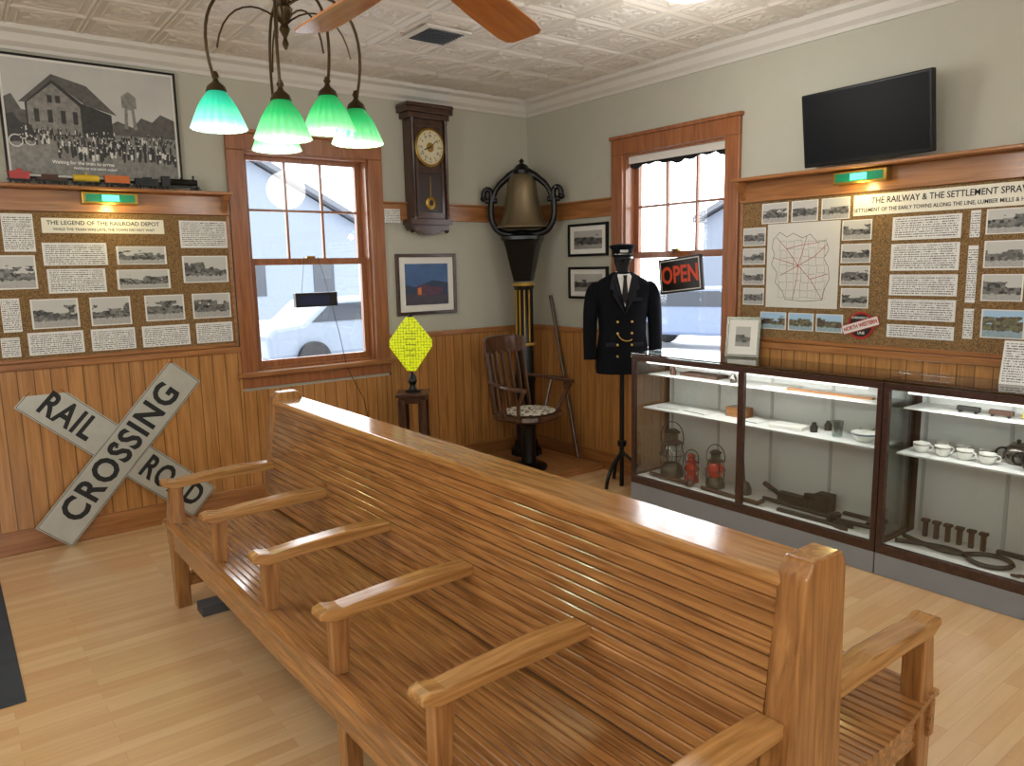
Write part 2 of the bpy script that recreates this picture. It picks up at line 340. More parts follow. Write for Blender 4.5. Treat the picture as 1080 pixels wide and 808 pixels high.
# ------------------------------------------------------------------ windows
def window(n,w,s0):
    loc,rot=wl(w,s0,0); win=thing('window_%d'%n,None,None,loc,rot,kind='structure')
    m=MB(); m.box(0,-.028,.90,.11,0,2.39); m.box(1.01,-.028,.90,1.12,0,2.39); m.box(-.0,-.03,2.39,1.12,0,2.50); m.box(-.015,-.04,2.50,1.135,0,2.525)
    m.box(.0,-.022,.82,1.12,0,.895); m.obj('casing','casing',win,bevel=.005)
    MB().box(-.03,-.06,.895,1.15,0,.93).obj('sill','rail',win,bevel=.006)
    m=MB(); m.box(.11,0,.93,.125,T,2.39); m.box(.995,0,.93,1.01,T,2.39); m.box(.125,0,2.375,.995,T,2.39); m.box(.125,0,.93,.995,T,.945); m.obj('jamb','casing',win)
    def sash(name,x0,x1,z0,z1,y0,y1,mt,cols,rows,st=.04,br=.05,tr=.03):
        m=MB(); m.box(x0,y0,z0,x0+st,y1,z1); m.box(x1-st,y0,z0,x1,y1,z1); m.box(x0+st,y0,z0,x1-st,y1,z0+br); m.box(x0+st,y0,z1-tr,x1-st,y1,z1)
        gx0,gx1,gz0,gz1=x0+st,x1-st,z0+br,z1-tr
        for i in range(1,cols): x=gx0+(gx1-gx0)*i/cols; m.box(x-.008,y0+.005,gz0,x+.008,y1-.005,gz1)
        for i in range(1,rows): z=gz0+(gz1-gz0)*i/rows; m.box(gx0,y0+.006,z-.008,gx1,y1-.006,z+.008)
        o=m.obj(name,mt,win); MB().box(gx0,(y0+y1)/2-.002,gz0,gx1,(y0+y1)/2+.002,gz1).obj('pane','glass',o)
    sash('upper_sash',.125,.995,1.645,2.375,.095,.13,'casing',3,2,br=.045)
    sash('lower_sash',.125,.995,.945,1.69,.055,.09,'casing',1,1,br=.045,tr=.045)
    MB().box(.53,.035,1.69,.59,.06,1.705).obj('latch','brass',win)
    return win
window(1,'L',-2.51)
w2=window(2,'R',-1.02)
MB().box(.125,.03,2.325,.995,.055,2.375).obj('roller_blind','paper',w2)
m=MB(); pts=[(.13,2.325)]+[(.13+.865*i/24,2.315-.022*abs(math.sin(i*.9))-.012*math.cos(i*.5)) for i in range(25)]+[(.995,2.325)]
m.prism(pts,.04,.046); m.obj('scalloped_valance','blackm',w2)
for n,(loc,rot) in enumerate([((-3.4,Y0,0),(0,0,pi)),((X0,-4.6,0),(0,0,pi/2))]):  # two unseen windows behind the camera, added to let in fill light
    wd=thing('window_%d'%(n+3),None,None,loc,rot,kind='structure'); Wd=1.2 if n==0 else 1.4
    m=MB(); m.box(-.11,-.028,.82,0,0,2.5); m.box(Wd,-.028,.82,Wd+.11,0,2.5); m.box(0,-.028,2.39,Wd,0,2.5); m.box(0,-.028,.82,Wd,0,.93); m.obj('casing','casing',wd)
    m=MB(); m.box(0,.05,1.64,Wd,.09,1.69); m.box(Wd/2-.02,.05,.93,Wd/2+.02,.09,2.39); m.obj('sash','casing',wd)
# ------------------------------------------------------------------ shelves and display boards
def wshelf(w,s0,L,lab):
    loc,rot=wl(w,s0,0); t=thing('wall_shelf',lab,'shelf',loc,rot)
    MB().box(0,-.03,1.965,L,-.001,2.088).obj('back_rail','rail',t,bevel=.004)
    MB().box(-.0,-.125,2.088,L,-.001,2.108).obj('ledge','rail',t,bevel=.006)
    xx=.02 if w=='R' else L-.05
    m=MB(); m.prism([(-.03,1.98),(-.10,2.06),(-.11,2.087),(-.03,2.087)],xx,xx+.03,'x'); m.obj('bracket','rail',t)
wshelf('L',-5.2,2.685,"varnished wooden ledge shelf above the display board")
wshelf('R',-2.15,4.2,"varnished wooden ledge shelf beneath the television")
def board(w,s0,L,lab):
    loc,rot=wl(w,s0,0); t=thing('bulletin_board',lab,'notice board',loc,rot)
    MB().box(.02,-.014,1.135,L-.02,-.001,1.963).obj('cork_panel','cork',t)
    m=MB(); m.box(0,-.024,1.112,L,-.001,1.135); m.box(0,-.024,1.135,.02,-.001,1.963); m.box(L-.02,-.024,1.135,L,-.001,1.963); m.obj('board_frame','rail',t,bevel=.004)
board('L',-5.2,2.68,"wood-framed cork board with railroad history papers")
board('R',-2.155,4.2,"wood-framed cork board with settlement history papers")
for w,s in (('L',-3.215),('R',-2.95)):
    loc,rot=wl(w,s,2.045,.031); t=thing('display_light',"brass wall light with glowing green lens on the shelf rail",'light',loc,rot,group='green wall lights')
    MB().box(-.15,-.06,-.035,.15,0,.035).obj('housing','brass',t,bevel=.006)
    MB().box(-.13,-.064,-.022,.13,-.061,.022).obj('green_plate',plain('dark_green_glass','#0a5a44',.2,emit='#0a8a5a',es=.3),t)
    MB().box(-.045,-.069,-.017,.045,-.065,.017).obj('lens','green_e',t)
    ld=bpy.data.lights.new('board_light','POINT'); ld.energy=1.6; ld.color=(1,.80,.32); ld.shadow_soft_size=.03
    o=bpy.data.objects.new('board_light',ld); COL.objects.link(o); o.parent=t; o.location=(0,-.10,-.06)
def paper(name,w,s0,z0,s1,z1,mat,lab,cat,grp,out=.0165):
    loc,rot=wl(w,(s0+s1)/2,(z0+z1)/2,out); a=abs(s1-s0)/2; h=abs(z1-z0)/2
    return MB().box(-a,-.0015,-h,a,0,h).obj(name,mat,loc=loc,rot=rot,label=lab,category=cat,group=grp)
LBt=[(-3.76,1.74,-3.61,1.95),(-2.83,1.76,-2.54,1.93),(-3.58,1.66,-3.25,1.79),(-3.57,1.50,-3.27,1.64),(-3.81,1.29,-3.72,1.48),(-3.83,1.15,-3.74,1.26),(-3.70,1.15,-3.42,1.28),(-3.38,1.15,-3.14,1.28),(-3.10,1.15,-2.82,1.28),(-2.78,1.15,-2.55,1.28)]
LBp=[(-3.20,1.66,-2.92,1.77),(-3.83,1.53,-3.62,1.72),(-3.21,1.51,-2.91,1.63),(-2.83,1.54,-2.55,1.71),(-3.67,1.30,-3.43,1.47),(-3.37,1.30,-3.15,1.47),(-3.07,1.31,-2.84,1.47),(-2.79,1.31,-2.55,1.47)]
for r in LBt: paper('text_panel','L',*r,'txt',"white printed text sheet pinned to the cork board",'paper','text sheets on the railroad board')
for r in LBp: paper('photo_print','L',*r,'bw',"black and white station photograph pinned to the cork board",'photograph','photographs on the railroad board')
def header(w,s0,z0,s1,z1,l1,l2,lab,sz,sx_=1.0):
    o=paper('title_strip',w,s0,z0,s1,z1,plain('title_paper','#e4e0cf',.5,var=.01),lab,'paper','board titles')
    h=abs(z1-z0); text('lettering',l1,sz,'ink',o,(0,-.002,h*.18),bold=.0004,sx=sx_)
    text('lettering',l2,sz*.62,'ink',o,(0,-.002,-h*.25),bold=.0002,sx=sx_)
header('L',-3.57,1.845,-2.92,1.93,'THE LEGEND OF THE RAILROAD DEPOT','WHILE THE TRAIN WAS LATE, THE TOWN DID NOT WAIT',"long title strip across the railroad board",.033)
header('R',-2.89,1.84,-3.86,1.95,'THE RAILWAY & THE SETTLEMENT SPRAWL','SETTLEMENT OF THE EARLY TOWNS ALONG THE LINE, LUMBER MILLS & HOMESTEADS',"long title strip across the settlement board",.046,.86)
RBs=[(-2.31,1.83,-2.49,1.95),(-2.51,1.83,-2.68,1.95),(-2.70,1.83,-2.87,1.95),(-2.18,1.70,-2.34,1.81),(-2.18,1.585,-2.34,1.685),(-2.18,1.46,-2.34,1.565),(-2.19,1.335,-2.34,1.44),(-2.83,1.71,-3.0,1.82),(-2.83,1.585,-3.0,1.69),(-2.83,1.46,-3.0,1.57),(-2.84,1.335,-3.0,1.445),(-3.56,1.71,-3.74,1.83),(-3.56,1.55,-3.74,1.68),(-3.56,1.39,-3.74,1.52)]
for r in RBs: paper('photo_print','R',*r,'bw',"black and white town photograph pinned to the cork board",'photograph','photographs on the settlement board')
for r in [(-2.32,1.19,-2.50,1.295),(-2.515,1.19,-2.68,1.295),(-2.695,1.19,-2.86,1.295),(-3.57,1.21,-3.76,1.35)]: paper('photo_print','R',*r,'colr',"small colour photograph of the town pinned to the cork board",'photograph','photographs on the settlement board')
for r in [(-3.11,1.70,-3.45,1.82),(-3.11,1.54,-3.45,1.68),(-3.11,1.41,-3.45,1.52),(-3.11,1.28,-3.45,1.39),(-3.11,1.185,-3.45,1.255),(-3.49,1.70,-3.535,1.83),(-3.49,1.38,-3.535,1.66),(-3.49,1.2,-3.535,1.35),(-3.9,1.5,-4.2,1.8)]: paper('text_panel','R',*r,'txt',"white printed text sheet pinned to the cork board",'paper','text sheets on the settlement board')
mp_=paper('map_poster','R',-2.355,1.325,-2.82,1.825,plain('map_paper','#cdcbc2',.6,var=.03),"pale railroad route map with red lines pinned to the board",'map','maps')
def lines(segs,w_,y,mat,name,par):
    m=MB()
    for a,b,c,d in segs:
        v=Vector((c-a,0,d-b)).normalized(); n_=Vector((-v.z,0,v.x))*w_; A=Vector((a,y,b));B=Vector((c,y,d)); m.add([A-n_,A+n_,B+n_,B-n_],[(0,1,2,3)])
    return m.obj(name,mat,par)
def pl(pts): return [(pts[i][0],pts[i][1],pts[i+1][0],pts[i+1][1]) for i in range(len(pts)-1)]
mg=plain('map_grey','#6d6a63',.6)
outl=[(-.19,.16),(-.15,.20),(-.10,.17),(-.06,.19),(.0,.16),(.05,.18),(.10,.13),(.15,.14),(.17,.09),(.14,.04),(.17,-.01),(.18,-.08),(.15,-.14),(.14,-.20),(.02,-.21),(-.10,-.20),(-.12,-.15),(-.17,-.10),(-.16,-.04),(-.20,.01),(-.18,.07),(-.20,.11),(-.19,.16)]
lines(pl(outl),.0016,-.0023,mg,'state_outline',mp_)
sg=[]
for gx in range(-3,4):
    for gz in range(-4,4):
        x=gx*.048+random.uniform(-.006,.006); z=gz*.048+random.uniform(-.006,.006)
        sg.append((x,z,x+.046,z+random.uniform(-.004,.004))); sg.append((x,z,x+random.uniform(-.004,.004),z+.046))
sg=[(max(-.17,min(.16,a)),max(-.19,min(.15,b)),max(-.17,min(.16,c)),max(-.19,min(.15,d))) for a,b,c,d in sg]
sg=[s_ for s_ in sg if abs(s_[0]-s_[2])+abs(s_[1]-s_[3])>.01]
lines(sg,.0007,-.0022,mg,'county_lines',mp_)
lines(pl([(.14,-.20),(.06,-.08),(-.02,.0),(-.10,.10),(-.17,.17)])+pl([(.16,.12),(.08,.05),(-.02,.0),(-.14,-.06)])+pl([(-.05,-.20),(-.03,-.1),(-.02,.0),(.01,.10),(.03,.17)])+pl([(.06,-.08),(.17,-.05)])+pl([(-.10,.10),(.0,.12),(.10,.13)])+pl([(-.02,.0),(-.19,.05)]),.0014,-.0025,'red','route_lines',mp_)
loc,rot=wl('R',-2.965,1.24,.017); em=thing('railway_emblem',"round red and white railway emblem with a slanted name bar",'sign',loc,rot)
MB().lathe([(.076,0),(.076,.003)],32).obj('disc','red',em,rot=(pi/2,0,0))
MB().lathe([(.064,0),(.064,.001)],32).obj('inner_disc',plain('emblem_black','#20201f',.4),em,loc=(0,-.0032,0),rot=(pi/2,0,0))
MB().box(-.108,-.0015,-.027,.108,0,.027).obj('name_bar','red',em,loc=(0,-.0045,0),rot=(0,-.32,0))
MB().box(-.104,-.0005,-.023,.104,0,.023).obj('name_panel','paper',em,loc=(0,-.0062,0),rot=(0,-.32,0))
text('lettering','NORTH WESTERN',.031,'red',em,(0,-.0072,0),(0,-.32,0),bold=.001,sx=.76)
text('lettering','CHICAGO &',.017,'paper',em,(-.005,-.0048,.042),(0,-.0,0),bold=.0003)
text('lettering','LINE',.020,'paper',em,(.005,-.0048,-.042),(0,-.0,0),bold=.0003)
# ------------------------------------------------------------------ framed pictures
def frame(name,w,s0,z0,s1,z1,fw,fm,matw,pic,lab,out=.002,extra=None):
    loc,rot=wl(w,(s0+s1)/2,(z0+z1)/2,out); a=abs(s1-s0)/2; h=abs(z1-z0)/2; t=thing(name,lab,'picture',loc,rot)
    m=MB(); m.box(-a,-.022,-h,-a+fw,0,h); m.box(a-fw,-.022,-h,a,0,h); m.box(-a+fw,-.022,-h,a-fw,0,-h+fw); m.box(-a+fw,-.022,h-fw,a-fw,0,h); m.obj('picture_frame',fm,t,bevel=.003)
    MB().box(-a+fw,-.010,-h+fw,a-fw,-.001,h-fw).obj('mat_board','paper',t)
    q=fw+matw; p=MB().box(-a+q,-.0112,-h+q,a-q,-.0102,h-q).obj('print',pic,t)
    return t,a-q,h-q
def poly(parent,name,pts,mat,y): 
    m=MB(); m.add([(x,y,z) for x,z in pts],[tuple(range(len(pts)))]); return m.obj(name,mat,parent)
t,a,h=frame('framed_photograph','L',-3.705,2.145,-2.785,2.81,.012,'black',.012,plain('old_print_sky','#b9b8b2',.35,var=.12,sc=4),"large black-framed historic photograph of a crowd at a depot",out=.012)
g=lambda hx,n,v=.35,sc=45:plain(n,hx,.4,var=v,sc=sc)
G1,G2,G3,G4=g('#7d7b75','print_mid'),g('#302f2d','print_dark'),g('#55534f','print_roof'),g('#cfcdc4','print_light',.15)
poly(t,'print_ground',[(-a,-h),(a,-h),(a,-.05),(.1,-.04),(-a,-.06)],G1,-.0116)
poly(t,'print_far_trees',[(-a,-.06),(-a,.10),(-.40,.12),(-.36,.04),(.05,-.02),(.12,.02),(.2,-.01),(.25,.05),(.31,.03),(.36,.08),(a,.05),(a,-.06)],G3,-.0118)
poly(t,'print_building',[(-.34,-.09),(-.34,.09),(-.20,.22),(-.06,.10),(.09,.05),(.09,-.08)],G2,-.0119)
poly(t,'print_roof',[(-.37,.08),(-.20,.245),(-.03,.20),(.12,.05),(-.04,.09),(-.20,.215),(-.34,.08)],G3,-.0122)
poly(t,'print_wall',[(-.33,-.08),(-.33,.08),(-.20,.195),(-.07,.08),(-.07,-.08)],G1,-.0121)
m=MB()
for x in (-.30,-.235,-.17,-.11): m.add([(x,-.0124,-.02),(x+.024,-.0124,-.02),(x+.024,-.0124,.05),(x,-.0124,.05)],[(0,1,2,3)])
for x in (-.23,-.19): m.add([(x,-.0124,.09),(x+.024,-.0124,.09),(x+.024,-.0124,.13),(x,-.0124,.13)],[(0,1,2,3)])
m.obj('print_window_pattern',G2,t)
poly(t,'print_water_tower',[(.155,-.02),(.165,.10),(.15,.10),(.15,.165),(.19,.195),(.23,.165),(.23,.10),(.215,.10),(.225,-.02),(.205,-.02),(.20,.09),(.18,.09),(.175,-.02)],G1,-.012)
poly(t,'print_wagon',[(-a,-.14),(-a,.01),(-.40,.02),(-.37,-.03),(-.32,-.04),(-.30,-.12)],G2,-.01225)
m=MB()
for cx,cz,r in ((-.40,-.13,.035),(-.33,-.125,.028)):
    R_=[(cx+r*math.cos(k*pi/12),cz+r*math.sin(k*pi/12)) for k in range(24)]; Q_=[(cx+r*.82*math.cos(k*pi/12),cz+r*.82*math.sin(k*pi/12)) for k in range(24)]
    m.add([(x,-.0128,z) for x,z in R_+Q_],[(k,(k+1)%24,(k+1)%24+24,k+24) for k in range(24)])
m.obj('print_wheel_pattern',G4,t)
m=MB()
for i in range(420):
    x=random.uniform(-.38,.43); d=random.random(); z=-.045-.13*d-.02*random.random(); s=.0055+.007*d
    if x<-.2 and d>.5: continue
    y=-.0126-.00004*(d*40)-.000006*i
    m.m=0 if random.random()<.8 else 1
    m.add([(x-s*.5,y,z-s*2.6),(x+s*.5,y,z-s*2.6),(x+s*.65,y,z+s*.3),(x-s*.65,y,z+s*.3)],[(0,1,2,3)])
    m.m=1 if random.random()<.35 else 0
    m.add([(x+.42*s*math.cos(k*pi/4),y-.00005,z+s*.75+.5*s*math.sin(k*pi/4)) for k in range(8)],[tuple(range(8))])
m.obj('print_crowd_pattern',[G2,G4],t)
text('caption','Waiting for the train to arrive',.026,plain('white_ink','#efeee8',.5),t,(-.08,-.0185,-.235),bold=.0003)
text('caption','PHOTO BY THE DEPOT AGENT',.016,plain('white_ink','#efeee8',.5),t,(-.02,-.0185,-.265),bold=.0003)
t,a,h=frame('framed_picture','L',-1.305,1.245,-.765,1.715,.026,'walnutx',.05,plain('print_blue','#3a5d8c',.4,var=.25,sc=9),"dark-framed picture of a locomotive in blue dusk")
poly(t,'print_ground',[(-a,-h),(a,-h),(a,-.085),(-a,-.07)],g('#3d3540','print_earth'),-.0116)
poly(t,'print_train',[(-.10,-.095),(-.10,-.03),(-.075,-.005),(-.02,.0),(.02,-.015),(.14,-.025),(.14,-.08)],g('#543044','print_train',.4,40),-.0119)
poly(t,'print_train_front',[(-.085,-.08),(-.085,-.03),(-.055,-.02),(-.050,-.08)],g('#c9762f','print_orange',.3,30),-.0122)
poly(t,'print_hill',[(-a,-.07),(-a,.0),(-.1,-.02),(.05,.03),(a,.01),(a,-.085)],g('#22344e','print_hill'),-.0114)
frame('framed_picture','R',-.53,1.672,-.975,1.925,.02,'black',.03,'bwo',"black-framed old photograph of a steam train, upper of two")
frame('framed_picture','R',-.53,1.34,-.975,1.59,.02,'black',.03,'bwo',"black-framed old photograph of a depot, lower of two")
paper('note_card','L',-1.385,1.945,-1.255,2.045,'txt',"small white information card beside the wall clock",'card','cards',out=.023)
# ------------------------------------------------------------------ wall clock
loc,rot=wl('L',-1.04,1.84,.001); ck=thing('wall_clock',"tall dark carved wooden regulator wall clock with brass dial",'clock',loc,rot); ck.scale=(.9,.9,1.0)
MB().box(-.17,-.13,.13,.17,0,.86).obj('clock_case','walnut',ck,bevel=.006)
m=MB(); m.box(-.225,-.17,.90,.225,0,.94); m.box(-.20,-.15,.86,.20,0,.90); m.prism([(-.23,.94),(.23,.94),(.22,.965),(-.22,.965)],-.18,0); m.obj('cornice','walnut',ck,bevel=.005)
m=MB(); m.box(-.20,-.15,.09,.20,0,.13); m.prism([(-.19,.09),(.19,.09),(.17,.05),(.10,.045),(.06,.02),(-.06,.02),(-.10,.045),(-.17,.05)],-.12,-.01)
for x in (-.17,.17): m.lathe([(.012,0),(.022,.015),(.012,.035),(.02,.05)],12,(x,-.1,.03))
for x in (-.16,.16): m.lathe([(.016,.13),(.016,.17),(.011,.18),(.014,.5),(.011,.82),(.016,.83),(.016,.86)],12,(x,-.145,0))
m.obj('base_moulding','walnut',ck,smooth=True)
m=MB(); m.box(-.135,-.139,.15,-.11,-.131,.84); m.box(.11,-.139,.15,.135,-.131,.84); m.box(-.11,-.139,.47,.11,-.131,.50); m.box(-.11,-.139,.15,.11,-.131,.18); m.box(-.11,-.139,.81,.11,-.131,.84); m.obj('clock_door','walnut',ck)
MB().box(-.11,-.133,.18,.11,-.1305,.47).obj('lower_panel',plain('clock_dark_interior','#2a1a12',.4),ck)
MB().lathe([(.138,0),(.142,.008),(.128,.014),(.122,.012)],40).obj('bezel','brass',ck,loc=(0,-.14,.655),rot=(pi/2,0,0),smooth=True)
MB().lathe([(.122,0),(.122,.013)],40).obj('dial','cream',ck,loc=(0,-.14,.655),rot=(pi/2,0,0))
m=MB()
for i in range(60):
    a=2*pi*i/60; r0=.098 if i%5==0 else .106; w_=.003 if i%5==0 else .001
    m.X=Matrix.Translation((0,-.1535,.655))@Matrix.Rotation(a,4,'Y'); m.box(-w_,-.0005,r0,w_,0,.114)
m.X=None; m.obj('minute_marks','ink',ck)
for i in range(12):
    a=2*pi*(i+1)/12; text('numeral',['I','II','III','IIII','V','VI','VII','VIII','IX','X','XI','XII'][i],.024,'ink',ck,(.082*math.sin(a),-.1535,.655+.082*math.cos(a)),(0,a,0),bold=.0003)
MB().lathe([(.035,0),(.035,.001)],24).obj('centre_disc','brass',ck,loc=(0,-.1532,.655),rot=(pi/2,0,0))
for a_,w_,l_ in ((.9,.003,.09),(-1.9,.004,.062)):
    m=MB(); m.X=Matrix.Translation((0,-.1555,.655))@Matrix.Rotation(a_,4,'Y'); m.box(-w_,-.001,-.015,w_,0,l_); m.X=None; m.obj('clock_hand','ink',ck)
MB().cyl((0,-.136,.45),(0,-.136,.27),.003).obj('pendulum_rod','brass',ck)
m=MB(); m.lathe([(.045,0),(.05,.004),(.04,.008),(.0,.009)],28); m.obj('pendulum_bob','brass',ck,loc=(0,-.134,.25),rot=(pi/2,0,0),smooth=True)
MB().lathe([(.022,0),(.0,.002)],28).obj('bob_centre','ink',ck,loc=(0,-.1432,.25),rot=(pi/2,0,0))
# ------------------------------------------------------------------ television
tv=thing('television',"black flat-screen television on a wall bracket",'television',(-.13,-2.99,2.315),(math.radians(8),0,-pi/2-.05))
MB().box(-.355,-.02,-.195,.355,.02,.195).obj('tv_body',plain('tv_plastic','#0b0b0c',.4,spec=.3),tv,bevel=.006)
MB().box(-.34,-.0215,-.175,.34,-.0202,.182).obj('screen',plain('tv_screen','#0c0e11',.5,spec=.15),tv)
m=MB(); m.box(-.1,.021,-.1,.1,.04,.1); m.box(-.02,.04,-.02,.02,.105,.02); m.obj('bracket','black',tv)
# ------------------------------------------------------------------ model train on shelf
def traincar(x,L,kind,mat,lab):
    t=thing('model_train_car' if kind!='loco' else 'model_locomotive',lab,'model train',(x,-.085,2.1085),group='model train on the ledge'); t.scale=(1,1.25,1.4)
    m=MB()
    for sx_ in (-L/2+.03,L/2-.03):
        for dx in (-.012,.012): m.cyl((sx_+dx,-.012,.007),(sx_+dx,.012,.007),.007,n=12)
    m.box(-L/2,-.012,.012,L/2,.012,.018); m.obj('wheels','black',t)
    b=MB()
    if kind=='box': b.box(-L/2+.005,-.014,.018,L/2-.005,.014,.048)
    if kind=='caboose': b.box(-L/2+.012,-.014,.018,L/2-.012,.014,.044); b.box(-.015,-.01,.044,.015,.01,.056); b.box(-L/2,-.015,.044,L/2,.015,.046)
    if kind=='flat': b.box(-L/2+.005,-.014,.018,L/2-.005,.014,.026); b.box(-.05,-.01,.026,.03,.01,.04)
    if kind=='tank': b.cyl((-L/2+.01,0,.032),(L/2-.01,0,.032),.014); b.cyl((0,0,.04),(0,0,.054),.006)
    if kind=='tender': b.box(-L/2+.005,-.014,.018,L/2-.005,.014,.042); b.box(-.02,-.01,.042,.03,.01,.048)
    if kind=='loco':
        b.cyl((-.06,0,.034),(L/2-.01,0,.034),.014); b.box(-L/2+.005,-.015,.018,-L/2+.05,.015,.056); b.cyl((L/2-.03,0,.044),(L/2-.03,0,.064),.005,.007); b.ball((.01,0,.05),.008); b.prism([(L/2-.02,.018),(L/2+.015,.004),(L/2-.02,.004)],-.012,.012)
    b.obj('car_body',mat,t,smooth=False)
traincar(-3.655,.12,'caboose','red','small red model caboose on the wall ledge')
traincar(-3.50,.16,'flat','rust','small dark model flatcar with load on the wall ledge')
traincar(-3.33,.15,'tank','yellow','small yellow model tank car on the wall ledge')
traincar(-3.17,.14,'box','orange','small orange model boxcar on the wall ledge')
traincar(-3.01,.14,'tender','black','small black model coal tender on the wall ledge')
traincar(-2.82,.22,'loco','black','small black model steam locomotive on the wall ledge')
# ------------------------------------------------------------------ crossbuck
cb=thing('railroad_crossing_sign',"silver crossbuck sign with black letters leaning on the wall",'sign',(-3.28,-.055,0.0),(-.05,0,0))
def blade(ang,y,strs,nm):
    m=MB(); L,W=.615,.115; pts=[(-L,-W),(L,-W),(L,W),(-L,W)]
    c,s_=math.cos(ang),math.sin(ang); P=[(x*c-z*s_,.525+x*s_+z*c) for x,z in pts]
    m.prism(P,y-.003,y); o=m.obj(nm,'sheet',cb,bevel=.001)
    m=MB(); e=.006
    m.X=Matrix.Translation((0,0,.525))@Matrix.Rotation(-ang,4,'Y')
    for (x0,x1,z0,z1) in ((-L+e,L-e,W-e-.003,W-e),(-L+e,L-e,-W+e,-W+e+.003),(-L+e,-L+e+.003,-W+e,W-e),(L-e-.003,L-e,-W+e,W-e)): m.box(x0,y-.0042,z0,x1,y-.0032,z1)
    m.obj('border_line','iron',cb)
    for body,xc,sx_ in strs:
        text('lettering',body,.20,'ink',cb,(xc*c,y-.0045,.525+xc*s_),(0,-ang,0),bold=.006,sx=sx_,spacing=1.12)
blade(math.radians(-43),-.006,[('RAIL',-.365,.74),('ROAD',.365,.70)],'railroad_blade')
blade(math.radians(48),-.012,[('CROSSING',0,.93)],'crossing_blade')
for a,b_ in ((-.03,.03),(.03,-.03)): MB().cyl((a,-.022,.525+b_),(a,-.015,.525+b_),.009).obj('bolt','iron',cb)
# ------------------------------------------------------------------ bench
bn=thing('depot_bench',"long double-sided slatted oak waiting room bench with armrests",'bench',(-2.68,-2.79,0),(0,0,.0125))
Lb=1.50
for s in (-1,1):
    top=Vector((s*.074,.918)); bot=Vector((s*.150,.418)); n=16; m=MB()
    for i in range(n):
        p0=bot.lerp(top,i/n); p1=bot.lerp(top,(i+1)/n); d=(p1-p0).normalized(); o=Vector((s*abs(d.y),abs(d.x)*1.0))
        a=p0+d*.0010; b_=p1-d*.0010; c=.0035; th=.014
        pts=[a-o*th,b_-o*th,b_-o*c,b_-d*c,a+d*c,a-o*c]
        m.prism([(p.x,p.y) for p in pts],-Lb+.06,Lb-.06)
    m.obj('backrest','bench',bn)
    m=MB(); m.prism([(s*.062,.918),(s*.140,.38),(s*.125,.38),(s*.046,.918)],-Lb+.06,Lb-.06); m.obj('back_panel','dark',bn)  # dark sheet behind the back slats, paints shade into the gaps
    pr=[]; ns=18
    for i in range(ns+1):
        q=i/ns; x=.132+.515*q; z=.405+.032*q-.028*math.sin(pi*q)+(-.010 if i==ns else 0); pr.append((x,z))
    m=MB()
    for i in range(ns):
        a=Vector((s*pr[i][0],pr[i][1])); b_=Vector((s*pr[i+1][0],pr[i+1][1])); d=(b_-a).normalized(); o=Vector((-d.y,d.x)); o=o if o.y>0 else -o
        a=a+d*.0010; b_=b_-d*.0010; c=.0035; th=.018
        pts=[a-o*th,b_-o*th,b_-o*c,b_-d*c,a+d*c,a-o*c]; m.prism([(p.x,p.y) for p in pts],-Lb+.0,Lb-.0)
    m.obj('seat','bench',bn)
    m=MB(); m.prism([(s*.14,.375),(s*.40,.365),(s*.62,.40),(s*.62,.38),(s*.40,.345),(s*.14,.355)],-Lb+.03,Lb-.03); m.obj('seat_gap_shade','dark',bn)  # dark sheet under the seat slats, shade painted into their gaps
    MB().box(min(s*.60,s*.628),-Lb,.30,max(s*.60,s*.628),Lb,.408).obj('apron','bench',bn,bevel=.004)
    ys=[-1.36,-2.00,-2.57,-3.12,-3.67,-4.25]
    for i,yw in enumerate(ys):
        y=yw+2.79; end=i in (0,5)
        ap=[(.115,.603),(.115,.64),(.28,.648),(.46,.64),(.58,.632),(.625,.640),(.648,.632),(.650,.612),(.60,.592),(.48,.600)]
        MB().prism([(s*u,w_) for u,w_ in ap],y-.034,y+.034).obj('armrest','bencharm',bn,bevel=.005)
        if end:
            m=MB(); m.prism([(s*.565,0),(s*.63,0),(s*.635,.43),(s*.615,.597),(s*.56,.597),(s*.56,.43)],y-.03,y+.03); m.obj('leg','benchpost',bn,bevel=.006)
            m=MB(); m.box(min(s*.13,s*.565),y-.02,.10,max(s*.13,s*.565),y+.02,.16); m.box(min(s*.13,s*.565),y-.02,.28,max(s*.13,s*.565),y+.02,.36); m.obj('stretcher','bench',bn)
        else:
            m=MB(); m.prism([(s*.565,.42),(s*.61,.425),(s*.61,.597),(s*.55,.597)],y-.022,y+.022); m.obj('arm_post','benchpost',bn,bevel=.004)
            if i in (3,): MB().box(min(s*.54,s*.59),y-.03,0,max(s*.54,s*.59),y+.03,.36).obj('leg','benchpost',bn)
MB().prism([(-.078,.915),(-.085,.930),(-.078,.948),(.078,.948),(.085,.930),(.078,.915)],-Lb+.05,Lb-.05).obj('top_rail','benchcap',bn,bevel=.005)
for s in (-1,1):
    y0,y1=(-Lb-.012,-Lb+.06) if s<0 else (Lb-.06,Lb+.012)
    m=MB(); m.prism([(-.14,0),(.10,0),(.09,.42),(.075,.955),(.055,.985),(-.055,.985),(-.078,.955),(-.14,.42)],y0,y1); m.obj('end_post','benchpost',bn,bevel=.007)
MB().box(-.09,-.05,0,.09,.05,.05).obj('wooden_block',plain('dark_block','#4a4a4c',.6),loc=(-3.17,-1.52,0),bevel=.004,label="small dark block on the floor beneath the bench",category='block')
# ------------------------------------------------------------------ corner platform
pf=thing('wooden_platform',"low planked wooden corner platform under the bell",'platform',(-.39,-.50,0))
MB().box(-.33,-.42,.008,.33,.42,.05).obj('platform_deck',wood('platform_wood','#8a5a34','#b9824e','y',.4,('x',.11,.04),.1),pf,bevel=.003)
m=MB(); m.box(-.355,-.445,0,.355,-.42,.05); m.box(-.355,-.42,0,-.33,.445,.05); m.obj('platform_edge','rail',pf,bevel=.003)
